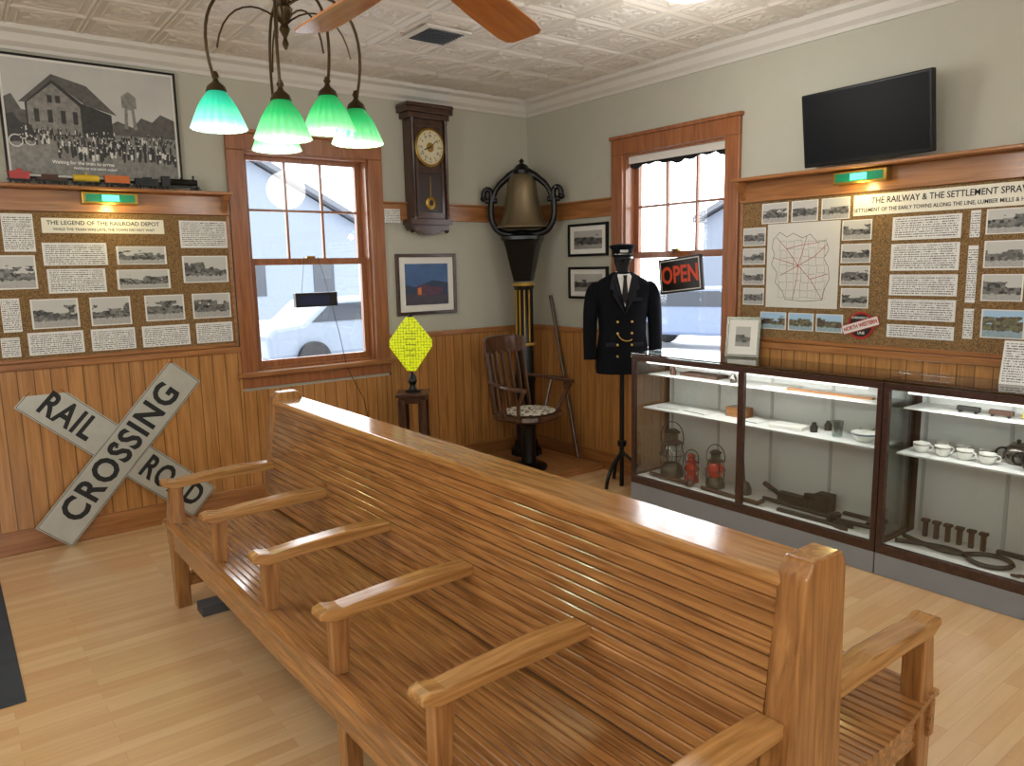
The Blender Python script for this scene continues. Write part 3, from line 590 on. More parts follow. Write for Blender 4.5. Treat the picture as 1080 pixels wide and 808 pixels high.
# ------------------------------------------------------------------ bell
bl=thing('locomotive_bell',"bronze bell in a black yoke on a tall black column",'bell',(-.30,-.30,.0505),(0,0,-.86)); bl.scale=(.97,.97,.975)
prof=[(.13,0),(.13,.05),(.10,.08),(.10,.12),(.085,.14),(.08,.62),(.088,.64),(.088,.68),(.078,.70),(.075,1.40),(.085,1.43),(.085,1.46)]
MB().lathe(prof,24,flute=(.03,12)).obj('column','black',bl,smooth=True)
m=MB()
for z,r in ((.95,.088),(1.445,.09)): m.lathe([(r,z-.012),(r+.004,z),(r,z+.012)],24)
for a in (-.75,-.25,.25,.75): 
    m.X=Matrix.Rotation(a,4,'Z'); m.box(-.004,-.086,.97,.004,-.072,1.40); m.X=None
m.obj('gold_bands',plain('gold_trim','#b8923a',.4,.1),bl,smooth=False)
def sqring(r,z,k=.35):
    out=[]
    for i in range(24):
        a=2*pi*i/24+pi/4; c,s_=math.cos(a),math.sin(a); q=(abs(c)**6+abs(s_)**6)**(1/6); out.append((r*c/q,r*s_/q,z))
    return out
MB().loft([sqring(.075,1.47),sqring(.082,1.50),sqring(.10,1.58),sqring(.135,1.75),sqring(.15,1.80),sqring(.165,1.81),sqring(.165,1.835),sqring(.12,1.84),sqring(.07,1.86)]).obj('capital','black',bl,smooth=True)
m=MB()
for s in (-1,1):
    m.tube(bez((0,0,1.86),(s*.14,0,1.84),(s*.23,0,1.86),(s*.26,0,1.98),10)+bez((s*.26,0,1.98),(s*.275,0,2.06),(s*.26,0,2.10),(s*.255,0,2.17),6)[1:],[.034,.034,.032,.032,.03,.03,.028,.028,.026,.026,.026,.026],10)
    m.tube(bez((s*.255,0,2.17),(s*.26,0,2.25),(s*.33,0,2.24),(s*.325,0,2.16),8),[.022]*9,10); m.ball((s*.325,0,2.15),.028)
    m.cyl((s*.21,0,2.13),(s*.31,0,2.13),.022)
m.obj('cradle','black',bl,smooth=True)
m=MB()
pts=bez((-.245,0,2.13),(-.235,0,2.26),(-.13,0,2.30),(0,0,2.38),10)+bez((0,0,2.38),(.13,0,2.30),(.235,0,2.26),(.245,0,2.13),10)[1:]
m.tube(pts,[.022]*4+[.026]*3+[.034]*7+[.026]*3+[.022]*4,10); m.lathe([(.07,2.325),(.075,2.36),(.05,2.40),(.015,2.42),(.022,2.44),(.0,2.46)],16)
m.obj('yoke','black',bl,smooth=True)
MB().lathe([(.002,2.345),(.06,2.34),(.098,2.315),(.118,2.26),(.130,2.17),(.148,2.07),(.172,1.99),(.202,1.935),(.215,1.915),(.213,1.905),(.19,1.91),(.16,1.98),(.12,2.1),(.10,2.25),(.002,2.29)],40,cap=False).obj('bell_dome','bellb',bl,smooth=True)
MB().tube([(0,0,2.25),(0,0,1.96)],.01,8).ball((0,0,1.94),.03).obj('clapper','iron',bl,smooth=True)
m=MB(); m.tube([(-.035,-.32,1.36),(-.10,-.72,.065)],[.014,.018],10); m.obj('wooden_pole','chairw',smooth=True,label="slim brown wooden pole leaning in the corner",category='pole')
# ------------------------------------------------------------------ swivel chair
ch=thing('swivel_armchair',"dark wooden slat-back swivel chair with black iron pedestal",'chair',(-.565,-.665,.0515),(0,0,.22)); ch.scale=(1.07,1.07,1.05)
MB().lathe([(.135,0),(.135,.02),(.11,.035),(.06,.05),(.05,.10),(.05,.30),(.07,.34),(.10,.36),(.10,.375)],28).obj('pedestal','black',ch,smooth=True)
def se(k,z): return [(k*.235*math.copysign(abs(math.cos(t))**.6,math.cos(t)),k*.22*math.copysign(abs(math.sin(t))**.6,math.sin(t)),z) for t in [2*pi*i/32 for i in range(32)]]
MB().loft([se(.9,.376),se(1,.395),se(.97,.42)]).obj('seat','chairw',ch,smooth=True)
def bk(t,z): return (.235*math.sin(t),.21*math.cos(t)*.55+.09+ (z-.42)*.16,z)
m=MB()
for i in range(8):
    t=-1.05+2.1*i/7; m.tube([bk(t,.42),bk(t,.66),bk(t,.86)],[.014,.019,.014],8,flat=.6)
m.obj('back_slats','chairw',ch,smooth=True)
m=MB(); ring=[bk(-1.25+2.5*i/14,.90) for i in range(15)]
m.loft([[(p[0],p[1]+.012,p[2]-.06),(p[0],p[1]+.016,p[2]+.055+.02*math.cos((i-7)/7*1.5)),(p[0],p[1]-.008,p[2]+.05+.02*math.cos((i-7)/7*1.5)),(p[0],p[1]-.012,p[2]-.06)] for i,p in enumerate(ring)]); m.obj('crest_rail','chairw',ch,bevel=.004)
for s in (-1,1):
    m=MB(); m.tube(bez((s*.22,.17,.66),(s*.29,.05,.64),(s*.30,-.08,.64),(s*.27,-.20,.63),10),[.016]*4+[.022]*6+[.02],10,flat=.7)
    m.tube(bez((s*.27,-.19,.63),(s*.29,-.15,.56),(s*.25,-.10,.48),(s*.22,-.10,.41),8),.014,8); m.tube([(s*.285,.0,.64),(s*.225,.02,.41)],.011,8); m.obj('arm','chairw',ch,smooth=True)
m=MB(); m.ball((0,-.01,.432),(.20,.185,.02),24,8); m.obj('seat_cushion','cushion',ch,smooth=True)
# ------------------------------------------------------------------ plant stand and yellow diamond
ps=thing('pedestal_stand',"dark wooden pedestal stand with four splayed legs",'stand',(-1.375,-.32,0),(0,0,-.6))
m=MB(); m.box(-.12,-.12,.68,.12,.12,.705); m.box(-.10,-.10,.63,.10,.10,.68); m.obj('stand_top','walnut',ps,bevel=.005)
for sx_ in (-1,1):
    for sy in (-1,1):
        m=MB(); m.tube(bez((sx_*.075,sy*.075,.655),(sx_*.075,sy*.075,.40),(sx_*.05,sy*.05,.30),(sx_*.17,sy*.17,.0),12),[.034]*8+[.03]*5,8); m.obj('leg','walnut',ps,smooth=True)
MB().box(-.07,-.07,.30,.07,.07,.32).obj('lower_shelf','walnut',ps)
ds=thing('diamond_sign',"small yellow diamond reflector sign on a black post",'sign',(-1.375,-.32,.7055),(0,0,-.62))
MB().lathe([(.055,0),(.055,.012),(.03,.02),(.02,.05),(.035,.08),(.025,.12),(.008,.14),(.008,.52),(.015,.53),(.02,.55),(.012,.57),(0,.58)],16).obj('post','black',ds,smooth=True)
m=MB(); m.prism([(-.03,.155),(.03,.155),(.155,.335),(.155,.385),(.03,.55),(-.03,.55),(-.155,.385),(-.155,.335)],-.022,-.009); m.obj('diamond_plate','refl',ds,bevel=.003)
m=MB(); 
for i in range(5): m.box(-.04,-.024,.27+i*.04,.04,-.0225,.275+i*.04)
m.obj('plate_pattern',plain('olive_mark','#6d7a12',.5),ds)
# ------------------------------------------------------------------ uniform mannequin
mq=thing('uniformed_mannequin',"dress form in black conductor uniform and cap on a stand",'mannequin',(-.255,-1.36,0),(0,0,-.66))
def er(a,b_,z,y=0,n=28,p=2.4):
    out=[]
    for i in range(n):
        t=2*pi*i/n; c,s_=math.cos(t),math.sin(t)
        out.append((a*math.copysign(abs(c)**(2/p),c),y+b_*math.copysign(abs(s_)**(2/p),s_),z))
    return out
MB().loft([er(.185,.125,.80),er(.19,.13,.84),er(.185,.125,.95),er(.165,.115,1.08),er(.17,.12,1.18),er(.185,.125,1.30),er(.195,.12,1.38),er(.195,.105,1.425),er(.165,.09,1.455),er(.11,.08,1.485),er(.065,.065,1.51)]).obj('jacket','cloth',mq,smooth=True)
for s in (-1,1):
    m=MB(); m.tube(bez((s*.165,0,1.415),(s*.225,0,1.41),(s*.235,-.01,1.15),(s*.23,-.03,.90),14),[.035,.045,.052,.055,.056,.056,.055,.054,.052,.05,.049,.048,.047,.046,.046],14); m.obj('sleeve','cloth',mq,smooth=True)
MB().lathe([(.048,1.47),(.051,1.50),(.047,1.515)],20).obj('shirt_collar','paper',mq,smooth=True)
MB().add([(-.048,-.116,1.48),(.048,-.116,1.48),(.0,-.142,1.27)],[(0,1,2)]).add([(-.045,-.05,1.505),(.045,-.05,1.505),(.048,-.116,1.48),(-.048,-.116,1.48)],[(0,1,2,3)]).obj('shirt_front','paper',mq)
m=MB(); m.prism([(-.014,1.49),(.014,1.49),(.010,1.465),(.022,1.34),(0,1.29),(-.022,1.34),(-.010,1.465)],-.147,-.138); m.obj('necktie','blackm',mq)
lc=plain('lapel_cloth','#15161d',.8,spec=.3)
for s in (-1,1):
    m=MB(); m.add([(s*.045,-.075,1.515),(s*.085,-.105,1.48),(s*.105,-.135,1.40),(s*.075,-.142,1.38),(s*.085,-.143,1.36),(0.0,-.150,1.22),(s*.02,-.150,1.30)],[(0,1,2,3,4,5,6)]); m.obj('lapel',lc,mq)
for s in (-1,1):
    for z in (1.17,1.09,1.01,.93): MB().ball((s*.05,-.128-(.004 if z<1.0 else 0),z),(.009,.007,.009),10,6).obj('button','gold',mq,smooth=True)
m=MB(); m.tube(bez((-.05,-.137,1.09),(-.03,-.145,1.03),(.03,-.145,1.03),(.05,-.137,1.05),10),.003,6); m.obj('watch_chain','gold',mq)
for x0,x1,z in ((-.13,-.06,1.0),(.06,.13,1.0),(.06,.12,1.31)): MB().box(x0,-.138,z,x1,-.12,z+.025).obj('pocket_flap',lc,mq)
m=MB(); m.loft([er(.045,.05,1.50,0),er(.05,.06,1.57,-.01),er(.066,.08,1.62,-.01),er(.075,.092,1.67,0),er(.073,.09,1.70,0)]); m.ball((0,-.105,1.63),(.012,.02,.02)); m.obj('head','blackm',mq,smooth=True)
m=MB(); m.loft([er(.083,.10,1.665),er(.083,.10,1.71),er(.088,.107,1.72),er(.104,.124,1.745),er(.10,.12,1.757),er(.05,.06,1.765)]); cp=m.obj('cap','cloth',mq,smooth=True)
m=MB(); m.loft([[(.083*math.sin(t),-.10*math.cos(t)*.9,1.672),(.085*math.sin(t)*1.03,-.155*math.cos(t),1.650),(.085*math.sin(t)*1.03,-.155*math.cos(t),1.645),(.083*math.sin(t),-.10*math.cos(t)*.9,1.664)] for t in [-1.15+2.3*i/12 for i in range(13)]]); m.obj('cap_visor','black',cp)
MB().loft([er(.085,.102,1.680),er(.085,.102,1.686)]).obj('cap_band','silver',cp)
MB().box(-.034,-.108,1.694,.034,-.103,1.718).obj('cap_badge','silver',cp,bevel=.002)
for o in mq.children:
    if o.name.startswith(('head','cap')): o.scale=(.86,.86,.86); o.location=(0,0,.225)
    else: o.location=(0,0,.04)
m=MB(); m.cyl((0,0,.0),(0,0,1.0),.016); m.lathe([(.03,.30),(.035,.32),(.03,.34)],12); m.obj('stand_pole','black',mq,smooth=True)
for i in range(3):
    a=2*pi*i/3+pi/2+.2; c,s_=math.cos(a),math.sin(a); m=MB(); m.tube(bez((0,0,.26),(c*.05,s_*.05,.20),(c*.14,s_*.14,.18),(c*.17,s_*.17,.012),10),[.013]*11,8); m.obj('stand_leg','black',mq,smooth=True)
# ------------------------------------------------------------------ display cases
CT=1.014
def dcase(ya,yb,lab,mull):
    D=.375; L=abs(yb-ya); t=thing('display_case',lab,'display case',(-.036,ya,0),RW,group='glass display cases')
    MB().box(0,-D,0,L,-.0,.115).obj('kick_base','kick',t,bevel=.003)
    m=MB(); m.box(0,-D,.115,L,-D+.03,.165); m.box(0,-D,.965,L,-D+.03,.998); m.box(0,-D,.165,.028,-D+.03,.965); m.box(L-.028,-D,.165,L,-D+.03,.965)
    for x in mull: m.box(x-.02,-D,.165,x+.02,-D+.03,.965)
    m.box(0,-.02,.115,.03,0,.998); m.box(L-.03,-.02,.115,L,0,.998); m.box(0,-D+.03,.965,.028,-.02,.998); m.box(L-.028,-D+.03,.965,L,-.02,.998); m.box(.03,-.02,.965,L-.03,0,.998)
    m.box(0,-D+.03,.115,.02,-.02,.165); m.box(L-.02,-D+.03,.115,L,-.02,.165)
    m.obj('case_frame','case',t,bevel=.003)
    MB().box(.03,-D+.03,.115,L-.03,-.02,.165).obj('case_deck','white',t)
    MB().box(.03,-.018,.115,L-.03,-.005,.965).obj('back_panel','white',t)
    m=MB(); nk=int(L/.42)
    for k in range(nk+1):
        x=.06+k*(L-.12)/nk; m.box(x-.008,-.026,.17,x+.008,-.0185,.95)
        for z in (.62,.845): m.prism([(-.026,z),(-.25,z+.012),(-.026,z-.03)],x-.003,x+.003,'x')
    m.obj('shelf_standards',plain('standard_grey','#b9b9b6',.4),t)
    MB().box(.045,-D+.07,.632,L-.045,-.03,.64).obj('display_shelf','white',t)
    MB().box(.045,-D+.12,.857,L-.045,-.03,.863).obj('display_shelf','white',t)
    MB().box(0,-D-.004,1.0,L,0,CT-.0005).obj('glass_top','topglass',t,bevel=.002)
    xs=[.028]+[v for x in mull for v in (x-.02,x+.02)]+[L-.028]
    for i in range(0,len(xs),2): MB().box(xs[i],-D+.012,.165,xs[i+1],-D+.016,.965).obj('front_pane','caseglass',t)
    for x in (.004,L-.008): MB().box(x,-D+.03,.165,x+.004,-.02,.965).obj('side_pane','caseglass',t)
    tb=MB(); tb.cyl((.1,-D+.045,.955),(L-.1,-D+.045,.955),.008); tb.obj('added_fill_tube',emis('fill_tube_glow','#fffaf2',2.0),t)  # added glowing tube hidden by the top rail, brightens the case interior
    ld=bpy.data.lights.new('case_fill_light','AREA'); ld.shape='RECTANGLE'; ld.size=L-.3; ld.size_y=.02; ld.energy=3.6; ld.color=(1,.98,.95); o=bpy.data.objects.new('case_fill_light',ld); COL.objects.link(o); o.parent=t; o.location=(L/2,-D+.06,.945); o.rotation_euler=(math.radians(25),0,0)  # added fill light that goes with the hidden tube
dcase(-1.60,-3.30,"long glass-fronted brown display case full of railroad relics",[.87])
dcase(-3.305,-5.0,"matching glass-fronted brown display case with tableware",[.83])
DK=.1655; S1=.6405; S2=.8635
def CI(x,y,z,name,lab,cat,rz=0,group=None): return thing(name,lab,cat,(x,y,z),(0,0,-pi/2+rz),group=group)
def lantern(x,y,mat,glob,h,lab):
    t=CI(x,y,DK,'railroad_lantern',lab,'lantern',.3,'railroad lanterns'); k=h/.27
    m=MB(); m.lathe([(.06*k,0),(.062*k,.02*k),(.055*k,.05*k),(.035*k,.07*k)],20); m.obj('fuel_tank',mat,t,smooth=True)
    MB().lathe([(.035*k,.07*k),(.05*k,.10*k),(.05*k,.13*k),(.033*k,.165*k)],20).obj('globe',glob,t,smooth=True)
    MB().lathe([(.036*k,.165*k),(.055*k,.175*k),(.03*k,.19*k),(.03*k,.22*k),(.042*k,.228*k),(.02*k,.245*k)],20).obj('chimney_cap',mat,t,smooth=True)
    m=MB()
    for i in range(4):
        a=pi/4+i*pi/2; m.tube([(.058*k*math.cos(a),.058*k*math.sin(a),.03*k),(.062*k*math.cos(a),.062*k*math.sin(a),.1*k),(.05*k*math.cos(a),.05*k*math.sin(a),.178*k)],.003,6)
    m.tube([(.064*k*math.cos(2*pi*i/20),.064*k*math.sin(2*pi*i/20),.115*k) for i in range(20)],.0025,6,closed=True)
    m.tube(bez((-.06*k,0,.17*k),(-.08*k,0,.32*k),(.08*k,0,.32*k),(.06*k,0,.17*k),12),.003,6); m.obj('wire_guard','iron',t)
rg=plain('red_globe','#b1331f',.1,emit='#b1331f',es=.15); cg=glassmat('globe_glass','#dfe6e2',.3)
lantern(-.22,-1.80,'tin',cg,.36,"old grey tin railroad lantern with clear globe")
lantern(-.24,-1.985,'red',rg,.21,"small bright red railroad lantern with red globe")
lantern(-.22,-2.16,'tin',rg,.27,"grey tin railroad lantern with red globe")
def tool(name,lab,x,y,rz,fn,mat='iron',z=DK,cat='tool'):
    m=MB(); fn(m); return m.obj(name,mat,loc=(x,y,z),rot=(0,0,-pi/2+rz),smooth=True,label=lab,category=cat)
def hammer(L,k=.05): 
    def f(m): m.tube([(-L/2,0,.02),(L/2,0,.02)],[.012,.015],10); m.tube([(L/2,-k,.024),(L/2,-k*.3,.024),(L/2,k*.3,.024),(L/2,k,.024)],[.016,.024,.024,.018],10)
    return f
def wrench(L):
    def f(m):
        m.box(-L/2,-.014,0,L/2-.06,.014,.018); m.prism([(L/2-.07,-.02),(L/2-.02,-.035),(L/2+.02,-.03),(L/2-.02,-.012),(L/2-.02,.012),(L/2+.02,.03),(L/2-.02,.035),(L/2-.07,.02)],0,.022,'z')
    return f
def jack(L):
    def f(m): m.box(-L/2,-.025,0,L/2,.025,.05); m.box(L/2-.09,-.04,0,L/2,.04,.10); m.tube([(-L/2,0,.03),(-L/2-.12,.02,.07)],.015,8); m.tube([(0,0,.06),(L/3,0,.075)],.018,8)
    return f
def tongs(m):
    for s in (-1,1):
        m.tube(bez((-.26,s*.05,.012),(-.10,-s*.02,.012),(.0,-s*.06,.012),(.06,s*.02,.012),10)+bez((.06,s*.02,.012),(.12,s*.11,.012),(.22,s*.10,.012),(.25,s*.01,.012),10)[1:],[.012]*21,8)
def oilcan(m): m.lathe([(.05,0),(.052,.03),(.035,.07),(.012,.085),(.006,.16),(.003,.20)],20)
def hook(m): m.tube(bez((-.12,0,.014),(.02,0,.014),(.14,.02,.014),(.12,.06,.014),10)+bez((.12,.06,.014),(.10,.08,.014),(.05,.07,.014),(.04,.04,.014),6)[1:],[.013]*17,8)
def chain(m):
    for i in range(12):
        x=-.16+.026*i; y=.004*math.sin(i*.9)
        m.tube([(x+.018*math.cos(q),y+.010*math.sin(q),.012+.006*(i%2)) for q in [2*pi*k/12 for k in range(12)]],.0045,6,closed=True)
tool('rail_jack','black iron rail jack lying on the case floor',-.13,-2.74,.0,jack(.34))
tool('spike_maul','long-handled iron spike maul lying on the case floor',-.245,-2.76,-.03,hammer(.46))
tool('track_wrench','heavy iron track wrench lying on the case floor',-.11,-3.08,.0,wrench(.22))
tool('track_wrench','dark iron open-end wrench lying on the case floor',-.33,-2.90,.0,wrench(.42))
tool('iron_hook','curved black iron hook lying on the case floor',-.255,-3.12,.0,hook)
tool('wooden_mallet','brown wooden handled hammer lying on the case floor',-.335,-1.88,.0,hammer(.34,.03),'rust')
tool('pry_bar','long rusty pry bar lying on the case floor',-.335,-2.36,-.02,lambda m:m.tube([(-.22,0,.014),(.20,0,.014),(.24,0,.04)],.014,8),'rust')
tool('oil_can','small dark oil can with a long spout on the case floor',-.20,-2.36,0,oilcan,'tin')
tool('rail_tongs','curved iron rail tongs lying on the case floor',-.265,-3.62,.02,tongs,'iron')
tool('rail_tongs','curved iron ice tongs lying on the case floor',-.235,-4.22,.0,tongs)
tool('track_wrench','long flat iron wrench lying near the tongs',-.10,-3.93,.0,wrench(.36))
tool('iron_chain','length of rusty iron chain lying on the case floor',-.365,-4.08,.0,lambda m:(chain(m)),'rust')
for i in range(6): tool('rail_spike','rusty square railroad spike standing in a row',-.12,-3.42-.055*i,.0,lambda m:(m.prism([(-.010,0),(.010,0),(.010,.08),(-.010,.08)],-.010,.010),m.box(-.018,-.016,.08,.018,.014,.094)),'rust',cat='spike')['group']='row of rail spikes'
def cup(x,y,mat='ceram',k=1,z=S1,grp='china cups on the shelf',lab='small white china cup on the case shelf',nm='china_cup'):
    t=CI(x,y,z,nm,lab,'cup',random.uniform(-1,1),grp)
    MB().lathe([(.018*k,0),(.028*k,.008*k),(.036*k,.03*k),(.038*k,.05*k),(.035*k,.05*k),(.032*k,.03*k),(.01*k,.01*k)],20,cap=True).obj('cup_body',mat,t,smooth=True)
    MB().lathe([(.0375*k,.040*k),(.0385*k,.044*k)],20,cap=False).obj('cup_band','rust',t,smooth=True)
    MB().tube(bez((.036*k,0,.042*k),(.062*k,0,.045*k),(.06*k,0,.012*k),(.03*k,0,.014*k),8),.004*k,6).obj('cup_handle',mat,t,smooth=True)
for y in (-3.43,-3.53,-3.63,-3.73): cup(-.25,y)
for y in (-3.48,-3.58,-3.68): cup(-.13,y,k=.9)
cup(-.11,-3.08,k=1.0)
t=CI(-.23,-3.13,S1,'china_bowl','patterned white china bowl on the case shelf','bowl'); MB().lathe([(.03,0),(.05,.02),(.07,.05),(.066,.05),(.04,.018),(.0,.012)],24,cap=False).obj('bowl_body','ceram',t,smooth=True); MB().lathe([(.0695,.040),(.0712,.046)],24,cap=False).obj('bowl_band',plain('blue_band','#30507c',.3),t)
tool('glass_tumbler','clear drinking glass on the case shelf',-.24,-2.98,0,lambda m:m.lathe([(.025,0),(.032,.09),(.03,.09),(.023,.006)],20,cap=False),cg,S1,'glass')
def pot(x,y,k,lab,mat='silver'):
    t=CI(x,y,S1,'teapot',lab,'teapot',.4,'metal pots on the shelf')
    MB().lathe([(.045*k,0),(.06*k,.02*k),(.068*k,.05*k),(.055*k,.085*k),(.04*k,.095*k)],24).obj('pot_body',mat,t,smooth=True)
    MB().lathe([(.042*k,.095*k),(.03*k,.11*k),(.008*k,.115*k),(.012*k,.125*k),(.0,.132*k)],20).obj('pot_lid',mat,t,smooth=True)
    MB().tube(bez((.06*k,0,.03*k),(.09*k,0,.04*k),(.08*k,0,.08*k),(.11*k,0,.095*k),8),[.014*k-.001*k*i for i in range(9)],8).obj('spout',mat,t,smooth=True)
    MB().tube(bez((-.055*k,0,.08*k),(-.11*k,0,.09*k),(-.11*k,0,.02*k),(-.06*k,0,.025*k),8),.006*k,6).obj('pot_handle','black',t,smooth=True)
pot(-.15,-3.82,.9,'tarnished silver creamer on the case shelf'); pot(-.24,-3.93,1.0,'tarnished dark teapot with black handle','black')
def flat(name,lab,cat,x,y,z,w_,d,h,mat,rz=0): return MB().box(-w_/2,-d/2,0,w_/2,d/2,h).obj(name,mat,loc=(x,y,z),rot=(0,0,-pi/2+rz),label=lab,category=cat,bevel=min(.002,h*.3))
flat('paper_booklet','pale printed booklet lying on the case shelf','booklet',-.22,-1.80,S1,.18,.12,.004,'txt',.1)
flat('paper_booklet','grey folded brochure lying on the case shelf','booklet',-.21,-2.02,S1,.2,.12,.006,'bw',-.1)
flat('wooden_box','small brown wooden box on the case shelf','box',-.15,-2.28,S1,.14,.09,.06,'rail')
flat('wooden_ruler','long brown wooden ruler on the glass shelf','ruler',-.2,-2.90,S2,.5,.035,.012,'rail',.03)
flat('paper_booklet','open ledger lying on the glass shelf','booklet',-.15,-2.58,S2,.2,.12,.008,'paper',.1)
flat('paper_ticket','white printed ticket card on the glass shelf','ticket',-.12,-3.55,S2,.16,.08,.003,'txt',.1)
flat('paper_ticket','cream printed ticket card on the glass shelf','ticket',-.12,-3.78,S2,.14,.08,.003,'paper',-.1)
flat('cigar_box','brown cardboard box on the upper glass shelf','box',-.15,-2.0,S2,.3,.12,.02,'rust')
flat('paper_booklet','pale open book lying on the case shelf','booklet',-.22,-2.68,S1,.2,.13,.02,'paper',.1)
flat('paper_booklet','white stacked papers on the case shelf','booklet',-.14,-3.12,S2,.14,.08,.01,'paper',.1)
flat('paper_booklet','printed timetable lying on the case shelf','booklet',-.20,-2.43,S1,.13,.12,.005,'txt',-.1)
for i,(x,y,z) in enumerate(((-.22,-2.83,S1),(-.12,-2.86,S1),(-.22,-1.80,S2),(-.22,-2.28,S2))):
    MB().lathe([(.02,0),(.022,.03),(.012,.045),(.012,.055)],16).obj('ink_bottle',['iron','tin','rust','silver'][i],loc=(x,y,z),smooth=True,label='small dark glass ink bottle on the case shelf',category='bottle',group='ink bottles in the case')
for i,y in enumerate((-3.62,-3.76,-3.9)):
    t=CI(-.215,y,S2,'toy_train_car','small dark toy railroad car on the glass shelf','toy train',0,'toy cars on the glass shelf'); MB().box(-.05,-.012,.01,.05,.012,.032).obj('car_body',['iron','rust','yellow'][i],t,bevel=.002)
    m=MB(); [m.cyl((x,-.012,.007),(x,.012,.007),.007,n=10) for x in (-.035,.035)]; m.obj('wheels','black',t)
ft=thing('standing_photo_frame',"small silver-framed portrait standing on the display case",'picture frame',(-.12,-2.265,CT),(math.radians(-10),0,-pi/2+.35))
m=MB(); m.box(-.105,-.01,0,-.09,0,.25); m.box(.09,-.01,0,.105,0,.25); m.box(-.09,-.01,0,.09,0,.015); m.box(-.09,-.01,.235,.09,0,.25); m.obj('frame_border','silver',ft)
MB().box(-.09,-.006,.015,.09,-.002,.235).obj('mat_board','paper',ft); MB().box(-.05,-.0075,.06,.05,-.0065,.195).obj('portrait','bwo',ft)
MB().add([(-.02,0,.2),(.02,0,.2),(.02,.06,.016),(-.02,.06,.016)],[(0,1,2,3)]).obj('easel_back','blackm',ft)
tc_=thing('information_card',"white folded information card standing on the display case",'card',(-.12,-3.83,CT),(0,0,-pi/2+.1))
MB().add([(-.11,-.05,0),(.11,-.05,0),(.11,0,.20),(-.11,0,.20),(.11,.05,0),(-.11,.05,0)],[(0,1,2,3),(3,2,4,5)]).obj('folded_card','txt',tc_)
# ------------------------------------------------------------------ OPEN sign
op=thing('open_sign',"black hanging sign with orange-red OPEN letters in window",'sign',(-.035,-1.70,1.525),(0,math.radians(-6),-pi/2))
MB().box(-.185,-.012,-.12,.185,.012,.12).obj('sign_board',plain('sign_black','#1a1714',.4),op,bevel=.004)
m=MB()
for x0,x1,z0,z1 in ((-.17,.17,.100,.106),(-.17,.17,-.106,-.100),(-.17,-.164,-.106,.106),(.164,.17,-.106,.106)): m.box(x0,-.015,z0,x1,-.0125,z1)
m.obj('sign_border','paper',op)
text('lettering','OPEN',.16,plain('open_orange','#d04a26',.5),op,(0,-.014,0),bold=.004,sx=.77)
m=MB(); m.tube([(-.12,0,.12),(0,.01,.20),(.12,0,.12)],.0015,6); m.obj('hanging_wire','iron',op)
hb=thing('hanging_clock_box',"small black electronic box hanging by wires in window",'radio',(-1.965,-.035,1.40))
MB().box(-.155,-.025,-.05,.155,.025,.05).obj('box_body',plain('box_black','#15151a',.3),hb,bevel=.004)
MB().box(-.13,-.027,-.032,.09,-.0255,.032).obj('display_panel',plain('blue_black','#2b3350',.2),hb)
m=MB(); 
for x in (-.1,.1): m.cyl((x,.0,.05),(x*.5,.04,.30),.0015,n=6)
m.tube([(.12,0,-.05),(.16,-.01,-.25),(.20,-.02,-.5),(.32,-.025,-.75),(.36,-.02,-.95)],.0025,6); m.obj('power_cord','black',hb)
# ------------------------------------------------------------------ chandelier
HB=Vector((-2.98,-2.31,2.53)); cd=thing('chandelier',"bronze multi-arm chandelier with green ribbed glass shades",'chandelier',tuple(HB))
m=MB(); m.cyl((0,0,0),(0,0,H-2.53-.02),.008); m.lathe([(.05,H-2.53-.03),(.06,H-2.53-.001)],20); m.lathe([(.004,-.13),(.012,-.11),(.006,-.09),(.02,-.06),(.012,-.04),(.028,-.015),(.032,.01),(.018,.03),(.026,.05),(.012,.08),(.008,.1)],20); m.obj('centre_stem','bronze',cd,smooth=True)
sh=[(-3.24,-2.31,2.235),(-3.10,-2.54,2.18),(-2.89,-2.45,2.235),(-2.77,-2.43,2.205),(-2.95,-2.08,2.215)]
wb=emis('warm_bulb','#fff3d6',4)
for i,p in enumerate(sh):
    d=Vector(p)-HB; h_=Vector((d.x,d.y,0)); 
    arm=thing('chandelier_arm',None,None); arm.parent=cd; 
    pts=bez((0,0,.01),h_*.45+Vector((0,0,.12)),h_*1.35+Vector((0,0,.05)),(d.x*1.02,d.y*1.02,d.z+.03),18)
    MB().tube(pts,.0055,8).obj('arm_tube','bronze',arm,smooth=True)
    q=bez((0,0,-.05),h_*.35+Vector((0,0,.04)),h_*.85+Vector((0,0,.0)),h_*.95+Vector((0,0,-.16)),10)
    MB().tube(q,.0035,6).obj('arm_scroll','bronze',arm,smooth=True)
    MB().lathe([(.006,.055),(.013,.04),(.008,.03),(.012,.02),(.03,.005),(.036,-.012),(.03,-.014)],20,(d.x,d.y,d.z)).obj('shade_holder','bronze',arm,smooth=True)
    prof=[(.028,0),(.036,-.010),(.050,-.03),(.064,-.055),(.076,-.085),(.088,-.115),(.093,-.13),(.089,-.13),(.072,-.085),(.056,-.05),(.03,-.012)]
    fl=(.035,20,[0,.2,.6,.9,1,1,1.3,1.3,.8,.4,0])
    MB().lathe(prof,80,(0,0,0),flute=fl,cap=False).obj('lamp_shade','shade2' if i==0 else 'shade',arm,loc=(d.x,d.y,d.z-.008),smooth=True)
    MB().ball((d.x,d.y,d.z-.08),(.025,.025,.035)).obj('light_bulb',wb,arm,smooth=True)
    ld=bpy.data.lights.new('bulb_light','POINT'); ld.energy=1.6; ld.color=(.85,1,.8); ld.shadow_soft_size=.03; o=bpy.data.objects.new('bulb_light',ld); COL.objects.link(o); o.parent=arm; o.location=(d.x,d.y,d.z-.16)
